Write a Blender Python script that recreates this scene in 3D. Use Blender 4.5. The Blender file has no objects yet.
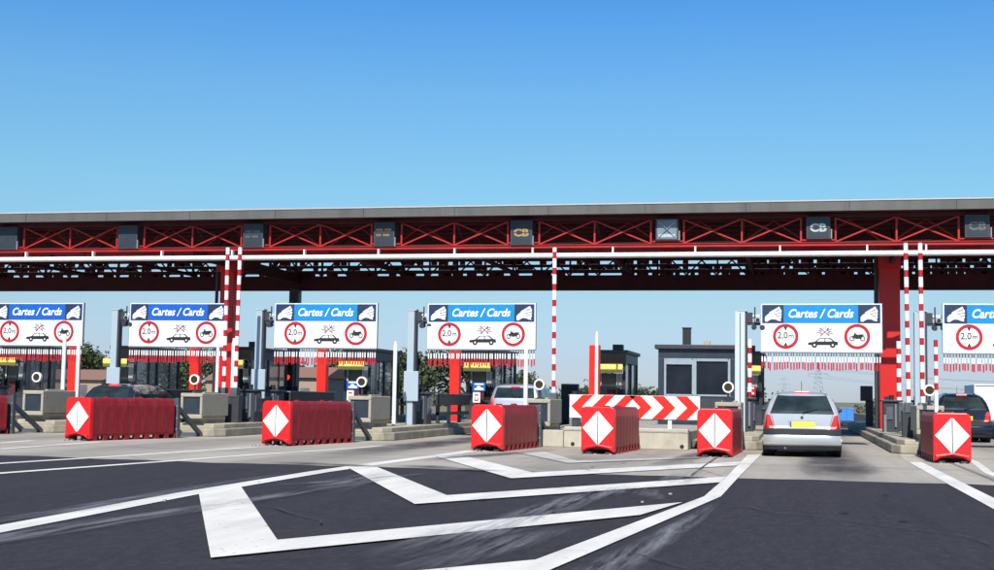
import bpy, bmesh, math, random
from mathutils import Vector, Matrix
random.seed(7)
PI = math.pi
S = bpy.context.scene
COL = S.collection

# ---------------------------------------------------------------- camera
cd = bpy.data.cameras.new('camera'); cam = bpy.data.objects.new('camera', cd); COL.objects.link(cam); S.camera = cam
yaw, pitch, roll = map(math.radians, (12.739, 4.767, 0.950))
fwd = Vector((-math.sin(yaw)*math.cos(pitch), math.cos(yaw)*math.cos(pitch), math.sin(pitch)))
rt = Vector((math.cos(yaw), math.sin(yaw), 0)); up = rt.cross(fwd)
r2 = rt*math.cos(roll) + up*math.sin(roll); u2 = up*math.cos(roll) - rt*math.sin(roll)
M = Matrix((r2, u2, -fwd)).transposed().to_4x4(); M.translation = Vector((0, 0, 1.199)); cam.matrix_world = M
cd.sensor_width = 36; cd.lens = 36*1324.5/994; cd.clip_start = .1; cd.clip_end = 9000

# ---------------------------------------------------------------- light
SUN_EL, SUN_AZ = 44.5, 5.0            # degrees; azimuth to the right of straight behind the camera's lane
w = bpy.data.worlds.new('World'); S.world = w; w.use_nodes = True
nt = w.node_tree; nt.nodes.clear()
sky = nt.nodes.new('ShaderNodeTexSky'); sky.sky_type = 'NISHITA'; sky.sun_disc = False
sky.sun_elevation = math.radians(SUN_EL); sky.sun_rotation = math.radians(180-SUN_AZ)
sky.air_density = 1.0; sky.dust_density = 0.25; sky.ozone_density = 2.2; sky.altitude = 50
bg = nt.nodes.new('ShaderNodeBackground'); bg.inputs[1].default_value = 0.130
# deepen the blue with height above the horizon, as the clear air of the photograph does
wt = nt.nodes.new('ShaderNodeTexCoord'); wx = nt.nodes.new('ShaderNodeSeparateXYZ'); nt.links.new(wt.outputs['Generated'], wx.inputs[0])
wm = nt.nodes.new('ShaderNodeMath'); wm.operation = 'MULTIPLY'; wm.inputs[1].default_value = 2.0; wm.use_clamp = True; nt.links.new(wx.outputs[2], wm.inputs[0])
wr = nt.nodes.new('ShaderNodeValToRGB'); wr.color_ramp.interpolation = 'EASE' if False else 'LINEAR'
SK = [(0., (.38, .46, .70)), (.054, (.385, .455, .68)), (.152, (.45, .54, .62)), (.314, (.47, .70, .74)), (.444, (.44, .73, .85)), (.586, (.297, .675, .967)), (1., (.25, .60, .95))]
while len(wr.color_ramp.elements) < len(SK): wr.color_ramp.elements.new(.5)
for el, (p_, c_) in zip(wr.color_ramp.elements, SK): el.position = p_; el.color = (*c_, 1)
nt.links.new(wm.outputs[0], wr.inputs[0])
wmx = nt.nodes.new('ShaderNodeMixRGB'); wmx.blend_type = 'MULTIPLY'; wmx.inputs[0].default_value = 1
wo = nt.nodes.new('ShaderNodeOutputWorld'); nt.links.new(sky.outputs[0], wmx.inputs[1]); nt.links.new(wr.outputs[0], wmx.inputs[2]); nt.links.new(wmx.outputs[0], bg.inputs[0]); nt.links.new(bg.outputs[0], wo.inputs[0])
sl = bpy.data.lights.new('sun', 'SUN'); sl.energy = 5.0; sl.angle = math.radians(.5); sl.color = (1, .94, .85)
so = bpy.data.objects.new('sun', sl); COL.objects.link(so)
e, a = math.radians(SUN_EL), math.radians(SUN_AZ)
sd = Vector((-math.sin(a)*math.cos(e), math.cos(a)*math.cos(e), -math.sin(e)))
so.rotation_euler = sd.to_track_quat('-Z', 'Y').to_euler(); so.location = (20, -40, 60)
S.view_settings.view_transform = 'Standard'; S.view_settings.look = 'None'
S.view_settings.exposure = 0.30; S.view_settings.gamma = 1; S.view_settings.use_curve_mapping = False

# ---------------------------------------------------------------- materials
def mat(name, col, rough=.6, metal=0., var=.12, scale=6., bump=0., bscale=40., dirt=None, dscale=1.5, damt=.5, coat=0., emit=None, es=1., stretch=None):
    m = bpy.data.materials.new(name); m.use_nodes = True; n = m.node_tree.nodes; L = m.node_tree.links
    b = n['Principled BSDF']; b.inputs['Roughness'].default_value = rough; b.inputs['Metallic'].default_value = metal
    if coat: b.inputs['Coat Weight'].default_value = coat; b.inputs['Coat Roughness'].default_value = .06
    tc = n.new('ShaderNodeTexCoord'); src = tc.outputs['Object']
    if stretch:
        mp = n.new('ShaderNodeMapping'); mp.inputs['Scale'].default_value = stretch; L.new(src, mp.inputs[0]); src = mp.outputs[0]
    nz = n.new('ShaderNodeTexNoise'); nz.inputs['Scale'].default_value = scale; nz.inputs['Detail'].default_value = 6; L.new(src, nz.inputs['Vector'])
    cr = n.new('ShaderNodeValToRGB'); cr.color_ramp.elements[0].position = .3; cr.color_ramp.elements[1].position = .7
    c = Vector(col); lo = c*(1-var); hi = c*(1+var)
    cr.color_ramp.elements[0].color = (*lo, 1); cr.color_ramp.elements[1].color = (*hi, 1)
    L.new(nz.outputs['Fac'], cr.inputs[0]); out = cr.outputs[0]
    if dirt:
        n2 = n.new('ShaderNodeTexNoise'); n2.inputs['Scale'].default_value = dscale; n2.inputs['Detail'].default_value = 8; n2.inputs['Roughness'].default_value = .65
        L.new(src, n2.inputs['Vector'])
        r = n.new('ShaderNodeValToRGB'); r.color_ramp.elements[0].position = .45; r.color_ramp.elements[1].position = .72
        r.color_ramp.elements[0].color = (0, 0, 0, 1); r.color_ramp.elements[1].color = (damt, damt, damt, 1); L.new(n2.outputs['Fac'], r.inputs[0])
        mx = n.new('ShaderNodeMixRGB'); mx.inputs[2].default_value = (*dirt, 1); L.new(r.outputs[0], mx.inputs[0]); L.new(out, mx.inputs[1]); out = mx.outputs[0]
    L.new(out, b.inputs['Base Color'])
    if bump:
        nb = n.new('ShaderNodeTexNoise'); nb.inputs['Scale'].default_value = bscale; nb.inputs['Detail'].default_value = 5; L.new(src, nb.inputs['Vector'])
        bp = n.new('ShaderNodeBump'); bp.inputs['Strength'].default_value = bump; bp.inputs['Distance'].default_value = .02
        L.new(nb.outputs['Fac'], bp.inputs['Height']); L.new(bp.outputs[0], b.inputs['Normal'])
    if emit: b.inputs['Emission Color'].default_value = (*emit, 1); b.inputs['Emission Strength'].default_value = es
    return m
M_ = {}
def mk(k, *a_, **kw): M_[k] = mat(k, *a_, **kw)
mk('concrete', (.36, .35, .31), .85, var=.14, scale=3, bump=.3, bscale=30, dirt=(.12, .11, .095), dscale=2.2, damt=.55)
mk('island_concrete', (.40, .36, .27), .85, var=.14, scale=3, bump=.3, bscale=30, dirt=(.14, .125, .10), dscale=2.2, damt=.55)
mk('cream_concrete', (.46, .43, .35), .85, var=.1, scale=2, bump=.25, dirt=(.25, .22, .17), dscale=1.6, damt=.5)
mk('kerb_concrete', (.32, .29, .22), .88, var=.16, scale=4, bump=.3, dirt=(.09, .085, .07), dscale=1.4, damt=.6)
mk('housing', (.40, .36, .27), .8, var=.09, scale=2.5, bump=.2, dirt=(.17, .15, .12), dscale=2.6, damt=.45)
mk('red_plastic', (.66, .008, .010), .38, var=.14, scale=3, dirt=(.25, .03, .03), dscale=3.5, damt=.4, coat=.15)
mk('red_shaded', (.26, .003, .012), .5, var=.16, scale=3, dirt=(.17, .05, .045), dscale=3, damt=.5, stretch=(3, 3, 1))  # darker copy of the barrier red, the shade of the sides put into the colour
mk('red_paint', (.78, .016, .006), .42, var=.10, scale=2, dirt=(.25, .02, .02), dscale=2, damt=.35)
mk('red_steel', (.42, .010, .006), .5, var=.14, scale=2, dirt=(.16, .015, .015), dscale=1.2, damt=.5)
mk('column_red', (.56, .007, .005), .45, var=.08, scale=1.2, dirt=(.35, .02, .015), dscale=.9, damt=.4)
mk('dark_maroon', (.070, .010, .018), .8, var=.2, scale=2)  # on the canopy: its red with the shade under the roof put into the colour
mk('fascia_grey', (.105, .105, .098), .6, var=.06, scale=.4, dirt=(.055, .054, .05), dscale=1.6, damt=.7, stretch=(1, 1, .15))
mk('fascia_trim', (.42, .42, .40), .5, var=.05)
mk('white_paint', (.80, .80, .78), .45, var=.05, scale=5, dirt=(.5, .49, .45), dscale=3, damt=.35)
mk('sign_white', (.80, .81, .81), .4, var=.03, scale=2, dirt=(.55, .55, .52), dscale=1.3, damt=.35, stretch=(1.5, 1, .5))
mk('sign_blue', (.006, .225, .52), .4, var=.05)
mk('sign_blue_deep', (.006, .10, .44), .4, var=.05)
mk('sign_navy', (.014, .03, .075), .45, var=.1)
mk('ring_red', (.42, .01, .015), .45, var=.08)
mk('black', (.012, .012, .014), .55, var=.15)
mk('dark_grey', (.035, .038, .045), .5, var=.2, scale=8)
mk('bracket_grey', (.10, .115, .13), .5, metal=.4, var=.2, scale=5)
mk('navy_metal', (.017, .025, .042), .45, var=.12, scale=2, dirt=(.05, .06, .07), damt=.4)
mk('post_blue', (.36, .44, .49), .5, var=.06, scale=2, dirt=(.2, .24, .26), dscale=2, damt=.3)
mk('post_pale', (.50, .56, .58), .5, var=.06, scale=2, dirt=(.3, .33, .34), dscale=2, damt=.3)
mk('tan_fascia', (.13, .085, .05), .6, var=.12)
mk('yellow', (.82, .66, .15), .5, var=.05, scale=3)
mk('window_frame', (.30, .36, .40), .45, metal=.2, var=.08)
mk('glass', (.020, .030, .030), .07, var=.6, scale=2.2)  # uneven base tone stands in for reflections on the panes
mk('dark_glass', (.012, .016, .024), .35, var=.4, scale=1.5)
mk('booth_glass', (.17, .22, .28), .10, var=.5, scale=1.1)
mk('lamp_lens', (.045, .028, .008), .25, var=.3, scale=30)
mk('lamp_red', (.5, .01, .005), .4, emit=(1, .05, .02), es=1.5)
mk('amber', (.28, .17, .05), .5, emit=(1, .6, .25), es=.14)
mk('dim_amber', (.22, .13, .04), .5, emit=(1, .55, .15), es=.10)
mk('pale_led', (.35, .4, .42), .4, emit=(.7, .8, .85), es=.10)
mk('dim_led', (.10, .11, .10), .4, emit=(.35, .38, .3), es=.05)
mk('case_grey', (.045, .052, .062), .5, var=.15, scale=3)
mk('screen', (.022, .032, .045), .45, var=.25, scale=4)
mk('screen_pale', (.16, .21, .25), .35, var=.2, scale=4)
mk('silver', (.47, .48, .48), .30, metal=.40, var=.02, coat=.35)
mk('suv_silver', (.30, .33, .38), .34, metal=.45, var=.02, coat=.3)
mk('dark_paint', (.008, .012, .028), .22, var=.05, coat=.3)
mk('black_paint', (.012, .014, .017), .25, var=.05, coat=.9)
mk('car_red', (.35, .01, .015), .3, var=.05, coat=.8)
mk('truck_white', (.75, .76, .77), .45, var=.04)
mk('truck_blue', (.05, .22, .55), .45, var=.05)
mk('trim', (.022, .023, .026), .55, var=.1)
mk('tyre', (.012, .012, .012), .85, var=.2, bump=.2)
mk('rim', (.20, .21, .22), .4, metal=.7, var=.1)
mk('tail_red', (.42, .006, .006), .4, var=.1, emit=(.5, .01, .01), es=.10)
mk('brake_red', (.6, .02, .02), .25, emit=(1, .05, .04), es=.9)
mk('plate_yellow', (.80, .66, .07), .5, var=.06, scale=25)
mk('plate_blue', (.03, .10, .35), .5)
mk('bark', (.07, .05, .035), .9, var=.3, scale=12, bump=.5)
mk('tan_wall', (.34, .25, .18), .85, var=.1)
mk('roof_tile', (.22, .12, .085), .85, var=.2, scale=10)
mk('pale_steel', (.22, .25, .28), .5, metal=.3, var=.05)
mk('crumb', (.32, .31, .30), .8, var=.3, scale=60)

b_ = M_['booth_glass'].node_tree.nodes['Principled BSDF']; b_.inputs['Alpha'].default_value = .42
M_['dark_glass'].node_tree.nodes['Principled BSDF'].inputs['Specular IOR Level'].default_value = .2
def leafmat(name, c1, c2):
    m = bpy.data.materials.new(name); m.use_nodes = True; n = m.node_tree.nodes; L = m.node_tree.links
    b = n['Principled BSDF']; b.inputs['Roughness'].default_value = .65
    g = n.new('ShaderNodeNewGeometry'); nz = n.new('ShaderNodeTexNoise'); nz.inputs['Scale'].default_value = .9; L.new(g.outputs['Position'], nz.inputs['Vector'])
    wn = n.new('ShaderNodeMath'); wn.operation = 'ADD'; L.new(nz.outputs['Fac'], wn.inputs[0])
    mu = n.new('ShaderNodeMath'); mu.operation = 'MULTIPLY'; mu.inputs[1].default_value = .3; L.new(g.outputs['Random Per Island'], mu.inputs[0]); L.new(mu.outputs[0], wn.inputs[1])
    cr = n.new('ShaderNodeValToRGB'); cr.color_ramp.elements[0].position = .4; cr.color_ramp.elements[1].position = .9
    cr.color_ramp.elements[0].color = (*c1, 1); cr.color_ramp.elements[1].color = (*c2, 1)
    L.new(wn.outputs[0], cr.inputs[0]); L.new(cr.outputs[0], b.inputs['Base Color']); return m
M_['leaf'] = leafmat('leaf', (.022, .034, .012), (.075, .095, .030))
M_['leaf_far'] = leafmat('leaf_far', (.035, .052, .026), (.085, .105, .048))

def ground_mat(name, base, dark, light, kind):
    """asphalt / concrete / earth: fine aggregate, broad tone patches, tyre-darkened bands along the lanes, cracks"""
    m = bpy.data.materials.new(name); m.use_nodes = True; n = m.node_tree.nodes; L = m.node_tree.links
    b = n['Principled BSDF']; b.inputs['Roughness'].default_value = .9; b.inputs['Specular IOR Level'].default_value = .25
    g = n.new('ShaderNodeNewGeometry'); pos = g.outputs['Position']
    def noise(sc, det=6, st=None, ro=.6):
        s_ = pos
        if st:
            mp = n.new('ShaderNodeMapping'); mp.inputs['Scale'].default_value = st; L.new(pos, mp.inputs[0]); s_ = mp.outputs[0]
        z = n.new('ShaderNodeTexNoise'); z.inputs['Scale'].default_value = sc; z.inputs['Detail'].default_value = det; z.inputs['Roughness'].default_value = ro
        L.new(s_, z.inputs['Vector']); return z.outputs['Fac']
    def ramp(v, p0, p1, c0, c1):
        r = n.new('ShaderNodeValToRGB'); r.color_ramp.elements[0].position = p0; r.color_ramp.elements[1].position = p1
        r.color_ramp.elements[0].color = (*c0, 1); r.color_ramp.elements[1].color = (*c1, 1); L.new(v, r.inputs[0]); return r.outputs[0]
    def mix(f, a_, b_, mode='MIX'):
        x = n.new('ShaderNodeMixRGB'); x.blend_type = mode
        for i, v in ((0, f), (1, a_), (2, b_)):
            if isinstance(v, (int, float)): x.inputs[i].default_value = v
            elif isinstance(v, tuple): x.inputs[i].default_value = (*v, 1)
            else: L.new(v, x.inputs[i])
        return x.outputs[0]
    big = noise(.35, 5); c = ramp(big, .3, .7, tuple(Vector(base)*.88), tuple(Vector(base)*1.12))
    fine = noise(30 if kind == 'asphalt' else 45, 3, ro=.85); c = mix(.55 if kind == 'asphalt' else .35, c, ramp(fine, .25, .75, dark, light))
    if kind == 'asphalt':
        st = noise(2.2, 7, (1.6, .10, 1)); c = mix(ramp(st, .48, .75, (0, 0, 0), (.35, .35, .35)), c, (.045, .043, .045))
        st = noise(1.1, 7, (1.6, .09, 1), .7); c = mix(ramp(st, .50, .72, (0, 0, 0), (.55, .55, .55)), c, (.012, .011, .012))
        grit = noise(9, 6, (1, .35, 1), .95); c = mix(ramp(grit, .50, .72, (0, 0, 0), (.5, .5, .5)), c, (.085, .078, .078)); c = mix(ramp(grit, .30, .48, (.6, .6, .6), (0, 0, 0)), c, (.010, .009, .0095))
    if kind == 'concrete':
        st = noise(1.0, 7, (1.5, .12, 1)); c = mix(ramp(st, .42, .72, (0, 0, 0), (.6, .6, .6)), c, dark)
        # oil and rubber line worn in the middle of each lane (4.65 m apart)
        sx = n.new('ShaderNodeSeparateXYZ'); L.new(pos, sx.inputs[0])
        def mth(op, a_, b_=0.):
            q = n.new('ShaderNodeMath'); q.operation = op
            for i, v in ((0, a_), (1, b_)):
                if isinstance(v, (int, float)): q.inputs[i].default_value = v
                else: L.new(v, q.inputs[i])
            return q.outputs[0]
        u = mth('PINGPONG', mth('ADD', sx.outputs[0], 4.65*20+1.59), 2.325)     # 0 at islands, 2.325 mid-lane
        band = mth('SMOOTH_MIN', mth('MAXIMUM', mth('MULTIPLY', mth('SUBTRACT', u, 1.0), .9), 0.), 1.)
        band = mth('MULTIPLY', band, mth('MULTIPLY', noise(.8, 6, (1, .35, 1)), .75))
        c = mix(band, c, (.085, .082, .078))
        cr_ = n.new('ShaderNodeTexVoronoi'); cr_.feature = 'DISTANCE_TO_EDGE'; cr_.inputs['Scale'].default_value = .16
        wv = n.new('ShaderNodeMapping'); L.new(pos, wv.inputs[0]); L.new(wv.outputs[0], cr_.inputs['Vector'])
        c = mix(ramp(cr_.outputs['Distance'], .0, .004, (.6, .6, .6), (0, 0, 0)), c, (.06, .055, .05))
    L.new(c, b.inputs['Base Color'])
    bp = n.new('ShaderNodeBump'); bp.inputs['Strength'].default_value = .35; bp.inputs['Distance'].default_value = .008
    L.new(fine, bp.inputs['Height']); L.new(bp.outputs[0], b.inputs['Normal'])
    return m
M_['asphalt'] = ground_mat('asphalt', (.0255, .0228, .0265), (.012, .011, .013), (.052, .0475, .052), 'asphalt')
M_['apron'] = ground_mat('apron', (.40, .365, .305), (.23, .205, .17), (.50, .46, .39), 'concrete')
M_['earth'] = ground_mat('earth', (.17, .15, .09), (.10, .10, .05), (.24, .21, .13), 'earth')

def worn(name, col, lo, hi, scale, stretch, amount=1., fade=False):
    """road paint or scuff: opaque colour where the noise is high, bare road where it is worn through"""
    m = bpy.data.materials.new(name); m.use_nodes = True; n = m.node_tree.nodes; L = m.node_tree.links
    b = n['Principled BSDF']; b.inputs['Roughness'].default_value = .7
    g = n.new('ShaderNodeNewGeometry'); mp = n.new('ShaderNodeMapping'); mp.inputs['Scale'].default_value = stretch; L.new(g.outputs['Position'], mp.inputs[0])
    z = n.new('ShaderNodeTexNoise'); z.inputs['Scale'].default_value = scale; z.inputs['Detail'].default_value = 8; z.inputs['Roughness'].default_value = .7; L.new(mp.outputs[0], z.inputs['Vector'])
    r = n.new('ShaderNodeValToRGB'); r.color_ramp.elements[0].position = lo; r.color_ramp.elements[1].position = hi
    r.color_ramp.elements[0].color = (0, 0, 0, 1); r.color_ramp.elements[1].color = (amount,)*3+(1,); L.new(z.outputs['Fac'], r.inputs[0])
    if fade:
        at_ = n.new('ShaderNodeAttribute'); at_.attribute_name = 'fade'; fm = n.new('ShaderNodeMath'); fm.operation = 'MULTIPLY'
        L.new(at_.outputs['Fac'], fm.inputs[0]); L.new(r.outputs[0], fm.inputs[1]); L.new(fm.outputs[0], b.inputs['Alpha'])
    else: L.new(r.outputs[0], b.inputs['Alpha'])
    z2 = n.new('ShaderNodeTexNoise'); z2.inputs['Scale'].default_value = 2.; z2.inputs['Detail'].default_value = 8; L.new(g.outputs['Position'], z2.inputs['Vector'])
    r2_ = n.new('ShaderNodeValToRGB'); r2_.color_ramp.elements[0].position = .3; r2_.color_ramp.elements[1].position = .62
    mp2 = n.new('ShaderNodeMapping'); mp2.inputs['Scale'].default_value = (1.5, .25, 1); L.new(g.outputs['Position'], mp2.inputs[0]); L.new(mp2.outputs[0], z2.inputs['Vector'])
    r2_.color_ramp.elements[0].color = (*(Vector(col)*.80), 1); r2_.color_ramp.elements[1].color = (*col, 1); L.new(z2.outputs['Fac'], r2_.inputs[0]); L.new(r2_.outputs[0], b.inputs['Base Color'])
    return m
M_['line_white'] = worn('line_white', (.72, .69, .61), .30, .38, 11, (1, 1, 1))
M_['line_faded'] = worn('line_faded', (.52, .50, .44), .25, .42, 7, (1, 1, 1))
M_['line_cream'] = worn('line_cream', (.50, .46, .36), .25, .45, 7, (1, 1, 1))
M_['scuff'] = worn('scuff', (.30, .30, .31), .40, .72, 3.2, (2.4, .16, 1), .95, True)
M_['band_stain'] = worn('band_stain', (.045, .04, .045), .25, .60, 1.2, (1, .4, 1), .8, True)
M_['drip'] = worn('drip', (.012, .011, .011), .1, .35, 2.0, (1, .4, 1), .75, True)
M_['joint'] = worn('joint', (.05, .045, .045), .2, .5, 1.2, (1, .4, 1), .8)

# ---------------------------------------------------------------- mesh helpers
class MB:
    def __init__(s): s.v = []; s.f = []; s.m = []
    def face(s, pts, m=0):
        i = len(s.v); s.v += [tuple(p) for p in pts]; s.f.append(tuple(range(i, i+len(pts)))); s.m.append(m)
    def box(s, x0, x1, y0, y1, z0, z1, m=0, taper=0., front=None):
        i = len(s.v); t = taper
        s.v += [(x0, y0, z0), (x1, y0, z0), (x1, y1, z0), (x0, y1, z0), (x0+t, y0+t, z1), (x1-t, y0+t, z1), (x1-t, y1-t, z1), (x0+t, y1-t, z1)]
        fs = [(3, 2, 1, 0), (4, 5, 6, 7), (0, 1, 5, 4), (1, 2, 6, 5), (2, 3, 7, 6), (3, 0, 4, 7)]
        for k, q in enumerate(fs): s.f.append(tuple(i+j for j in q)); s.m.append(front if (front is not None and k == 2) else m)
        return s
    def tube(s, p, q, r, n=8, m=0, r2=None, cap=True):
        p = Vector(p); q = Vector(q); d = (q-p).normalized(); a_ = d.orthogonal().normalized(); b_ = d.cross(a_); i = len(s.v); r2 = r if r2 is None else r2
        for c, rr in ((p, r), (q, r2)):
            for k in range(n): t = 2*PI*k/n+PI/n; s.v.append(tuple(c+(a_*math.cos(t)+b_*math.sin(t))*rr))
        for k in range(n): s.f.append((i+k, i+(k+1) % n, i+n+(k+1) % n, i+n+k)); s.m.append(m)
        if cap: s.f.append(tuple(i+k for k in reversed(range(n)))); s.m.append(m); s.f.append(tuple(i+n+k for k in range(n))); s.m.append(m)
        return s
    def beam(s, p, q, w_, h_, m=0):
        """rectangular bar from p to q"""
        p = Vector(p); q = Vector(q); d = (q-p).normalized(); upv = Vector((0, 0, 1)) if abs(d.z) < .95 else Vector((0, 1, 0))
        a_ = d.cross(upv).normalized(); b_ = a_.cross(d); i = len(s.v)
        for c in (p, q):
            for sx, sy in ((-1, -1), (1, -1), (1, 1), (-1, 1)): s.v.append(tuple(c+a_*sx*w_/2+b_*sy*h_/2))
        for q_ in ((3, 2, 1, 0), (4, 5, 6, 7), (0, 1, 5, 4), (1, 2, 6, 5), (2, 3, 7, 6), (3, 0, 4, 7)): s.f.append(tuple(i+j for j in q_)); s.m.append(m)
        return s
    def prism(s, poly, y0, y1, m=0):
        """polygon in x,z extruded along y (front face at y0)"""
        i = len(s.v); n = len(poly); s.v += [(x, y0, z) for x, z in poly]+[(x, y1, z) for x, z in poly]
        s.f.append(tuple(i+k for k in range(n))); s.m.append(m); s.f.append(tuple(i+n+k for k in reversed(range(n)))); s.m.append(m)
        for k in range(n): s.f.append((i+k, i+n+k, i+n+(k+1) % n, i+(k+1) % n)); s.m.append(m)
        return s
    def prism_x(s, poly, x0, x1, m=0):
        i = len(s.v); n = len(poly); s.v += [(x0, y, z) for y, z in poly]+[(x1, y, z) for y, z in poly]
        s.f.append(tuple(i+k for k in range(n))); s.m.append(m); s.f.append(tuple(i+n+k for k in reversed(range(n)))); s.m.append(m)
        for k in range(n): s.f.append((i+k, i+n+k, i+n+(k+1) % n, i+(k+1) % n)); s.m.append(m)
        return s
    def prism_z(s, poly, z0, z1, m=0):
        i = len(s.v); n = len(poly); s.v += [(x, y, z0) for x, y in poly]+[(x, y, z1) for x, y in poly]
        s.f.append(tuple(i+k for k in reversed(range(n)))); s.m.append(m); s.f.append(tuple(i+n+k for k in range(n))); s.m.append(m)
        for k in range(n): s.f.append((i+k, i+(k+1) % n, i+n+(k+1) % n, i+n+k)); s.m.append(m)
        return s
    def ring(s, cx, cz, r0, r1, y, th, n=36, m=0):
        for k in range(n):
            a0, a1 = 2*PI*k/n, 2*PI*(k+1)/n
            P = [(cx+r1*math.cos(a0), cz+r1*math.sin(a0)), (cx+r1*math.cos(a1), cz+r1*math.sin(a1)), (cx+r0*math.cos(a1), cz+r0*math.sin(a1)), (cx+r0*math.cos(a0), cz+r0*math.sin(a0))]
            s.face([(x, y, z) for x, z in P], m); s.face([(P[0][0], y, P[0][1]), (P[0][0], y+th, P[0][1]), (P[1][0], y+th, P[1][1]), (P[1][0], y, P[1][1])], m)
        return s
    def disc(s, cx, cz, r, y, n=32, m=0):
        s.face([(cx+r*math.cos(2*PI*k/n), y, cz+r*math.sin(2*PI*k/n)) for k in range(n)], m); return s
    def build(s, name, mats, parent=None, loc=None, smooth=False, bevel=0., fixn=True):
        me = bpy.data.meshes.new(name); me.from_pydata(s.v, [], s.f)
        if isinstance(mats, str): mats = [mats]
        for k in mats: me.materials.append(M_[k])
        me.polygons.foreach_set('material_index', s.m)
        if fixn or smooth:
            bm = bmesh.new(); bm.from_mesh(me)
            if smooth: bmesh.ops.remove_doubles(bm, verts=bm.verts, dist=1e-5)
            bmesh.ops.recalc_face_normals(bm, faces=bm.faces); bm.to_mesh(me); bm.free()
        if smooth: me.polygons.foreach_set('use_smooth', [True]*len(me.polygons)); me.set_sharp_from_angle(angle=math.radians(22))
        o = bpy.data.objects.new(name, me); COL.objects.link(o)
        if parent: o.parent = parent
        if loc: o.location = loc
        if bevel:
            b = o.modifiers.new('bevel', 'BEVEL'); b.width = bevel; b.segments = 2; b.limit_method = 'ANGLE'; b.angle_limit = math.radians(40)
        return o
def thing(name, label, cat, loc=(0, 0, 0), rz=0., group=None):
    o = bpy.data.objects.new(name, None); COL.objects.link(o); o.location = loc; o.rotation_euler.z = rz; o.empty_display_size = .2
    o['label'] = label; o['category'] = cat
    if group: o['group'] = group
    return o
def tag(o, label, cat, group=None):
    o['label'] = label; o['category'] = cat
    if group: o['group'] = group
    return o
def struct(o, kind='structure'): o['kind'] = kind; return o
def copy_tree(o, parent=None):
    c = o.copy(); COL.objects.link(c); c.parent = parent
    for ch in list(o.children): copy_tree(ch, c)
    return c
_fc = {}
def text_mesh(txt, height, width=None, shear=0., off=0., spacing=1.):
    """lettering as flat polygons in x,z from (0,0); returns (verts, faces)"""
    cu = bpy.data.curves.new('lettering', 'FONT'); cu.body = txt; cu.size = 1; cu.shear = shear; cu.offset = off; cu.space_character = spacing; cu.resolution_u = 4
    o = bpy.data.objects.new('lettering', cu); COL.objects.link(o)
    dg = bpy.context.evaluated_depsgraph_get(); dg.update(); me = bpy.data.meshes.new_from_object(o.evaluated_get(dg))
    v = [tuple(p.co) for p in me.vertices]; f = [tuple(p.vertices) for p in me.polygons]
    bpy.data.objects.remove(o); bpy.data.curves.remove(cu); bpy.data.meshes.remove(me)
    x0 = min(p[0] for p in v); x1 = max(p[0] for p in v); y0 = min(p[1] for p in v); y1 = max(p[1] for p in v)
    sz = height/(y1-y0); sx = width/(x1-x0) if width else sz
    return [((p[0]-x0)*sx, (p[1]-y0)*sz) for p in v], f
def put_text(mb, txt, x, z, y, height, width=None, m=0, th=.0, **kw):
    v, f = text_mesh(txt, height, width, **kw); i = len(mb.v)
    mb.v += [(x+p[0], y, z+p[1]) for p in v]
    for q in f: mb.f.append(tuple(i+k for k in q)); mb.m.append(m)

# ---------------------------------------------------------------- ground
def zg(Y):
    if Y < 60: return 0.
    if Y < 150: return -(Y-60)/90*1.5
    return -1.5-min(1., (Y-150)/400)
def sheet(name, xs, ys, zoff, m, edge=None, hole=None):
    v = []; f = []
    for j, y in enumerate(ys):
        for i, x in enumerate(xs):
            yy = y+(edge(x) if edge and j == edge.row % len(ys) else 0); v.append((x, yy, zg(y)+zoff))
    n = len(xs)
    for j in range(len(ys)-1):
        for i in range(n-1): f.append((j*n+i, j*n+i+1, (j+1)*n+i+1, (j+1)*n+i))
    me = bpy.data.meshes.new(name); me.from_pydata(v, [], f); me.materials.append(M_[m]); o = bpy.data.objects.new(name, me); COL.objects.link(o); return struct(o)
ysall = [-60, 0, 20, 40, 60, 90, 120, 150, 250, 400, 550, 900, 1600, 4000]
sheet('ground', [-2500, -600, -150, -60, 0, 60, 150, 600, 2500], ysall, -.012, 'earth')
sheet('road', [-46, -20, 0, 20, 34], [-40, 0, 22], -.004, 'asphalt')
def wav(x): return .25*math.sin(x*.7)*.3+.07*math.sin(x*2.9+1)+.04*math.sin(x*6.1)+(.35 if x < -9 else 0)*min(1, (-9-x)/4 if x < -9 else 0)
wav.row = 0
sheet('concrete_apron', [-46+i*.25 for i in range(321)], [20.82, 30, 45, 62], 0., 'apron', edge=wav)
sheet('motorway', [-46, -20, 0, 20, 34], [62, 90, 120, 150, 250], .0, 'asphalt')
sheet('motorway_beyond', [-16, 0, 16], [250.01, 400, 550, 900], .0, 'asphalt')

LZ = [.004]
def marking(name, polys, m, z=.004):
    mb = MB()
    for P in polys: mb.face([(x, y, z) for x, y in P])
    o = mb.build(name, m, fixn=False); me = o.data
    bm = bmesh.new(); bm.from_mesh(me)
    for f in bm.faces:
        f.normal_update()
        if f.normal.z < 0: f.normal_flip()
    bm.to_mesh(me); bm.free(); return struct(o)
def strip(pts, w_):
    out = []
    for (x0, y0), (x1, y1) in zip(pts, pts[1:]): out.append([(x0-w_, y0), (x0, y0), (x1, y1), (x1-w_, y1)])
    return out
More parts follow.
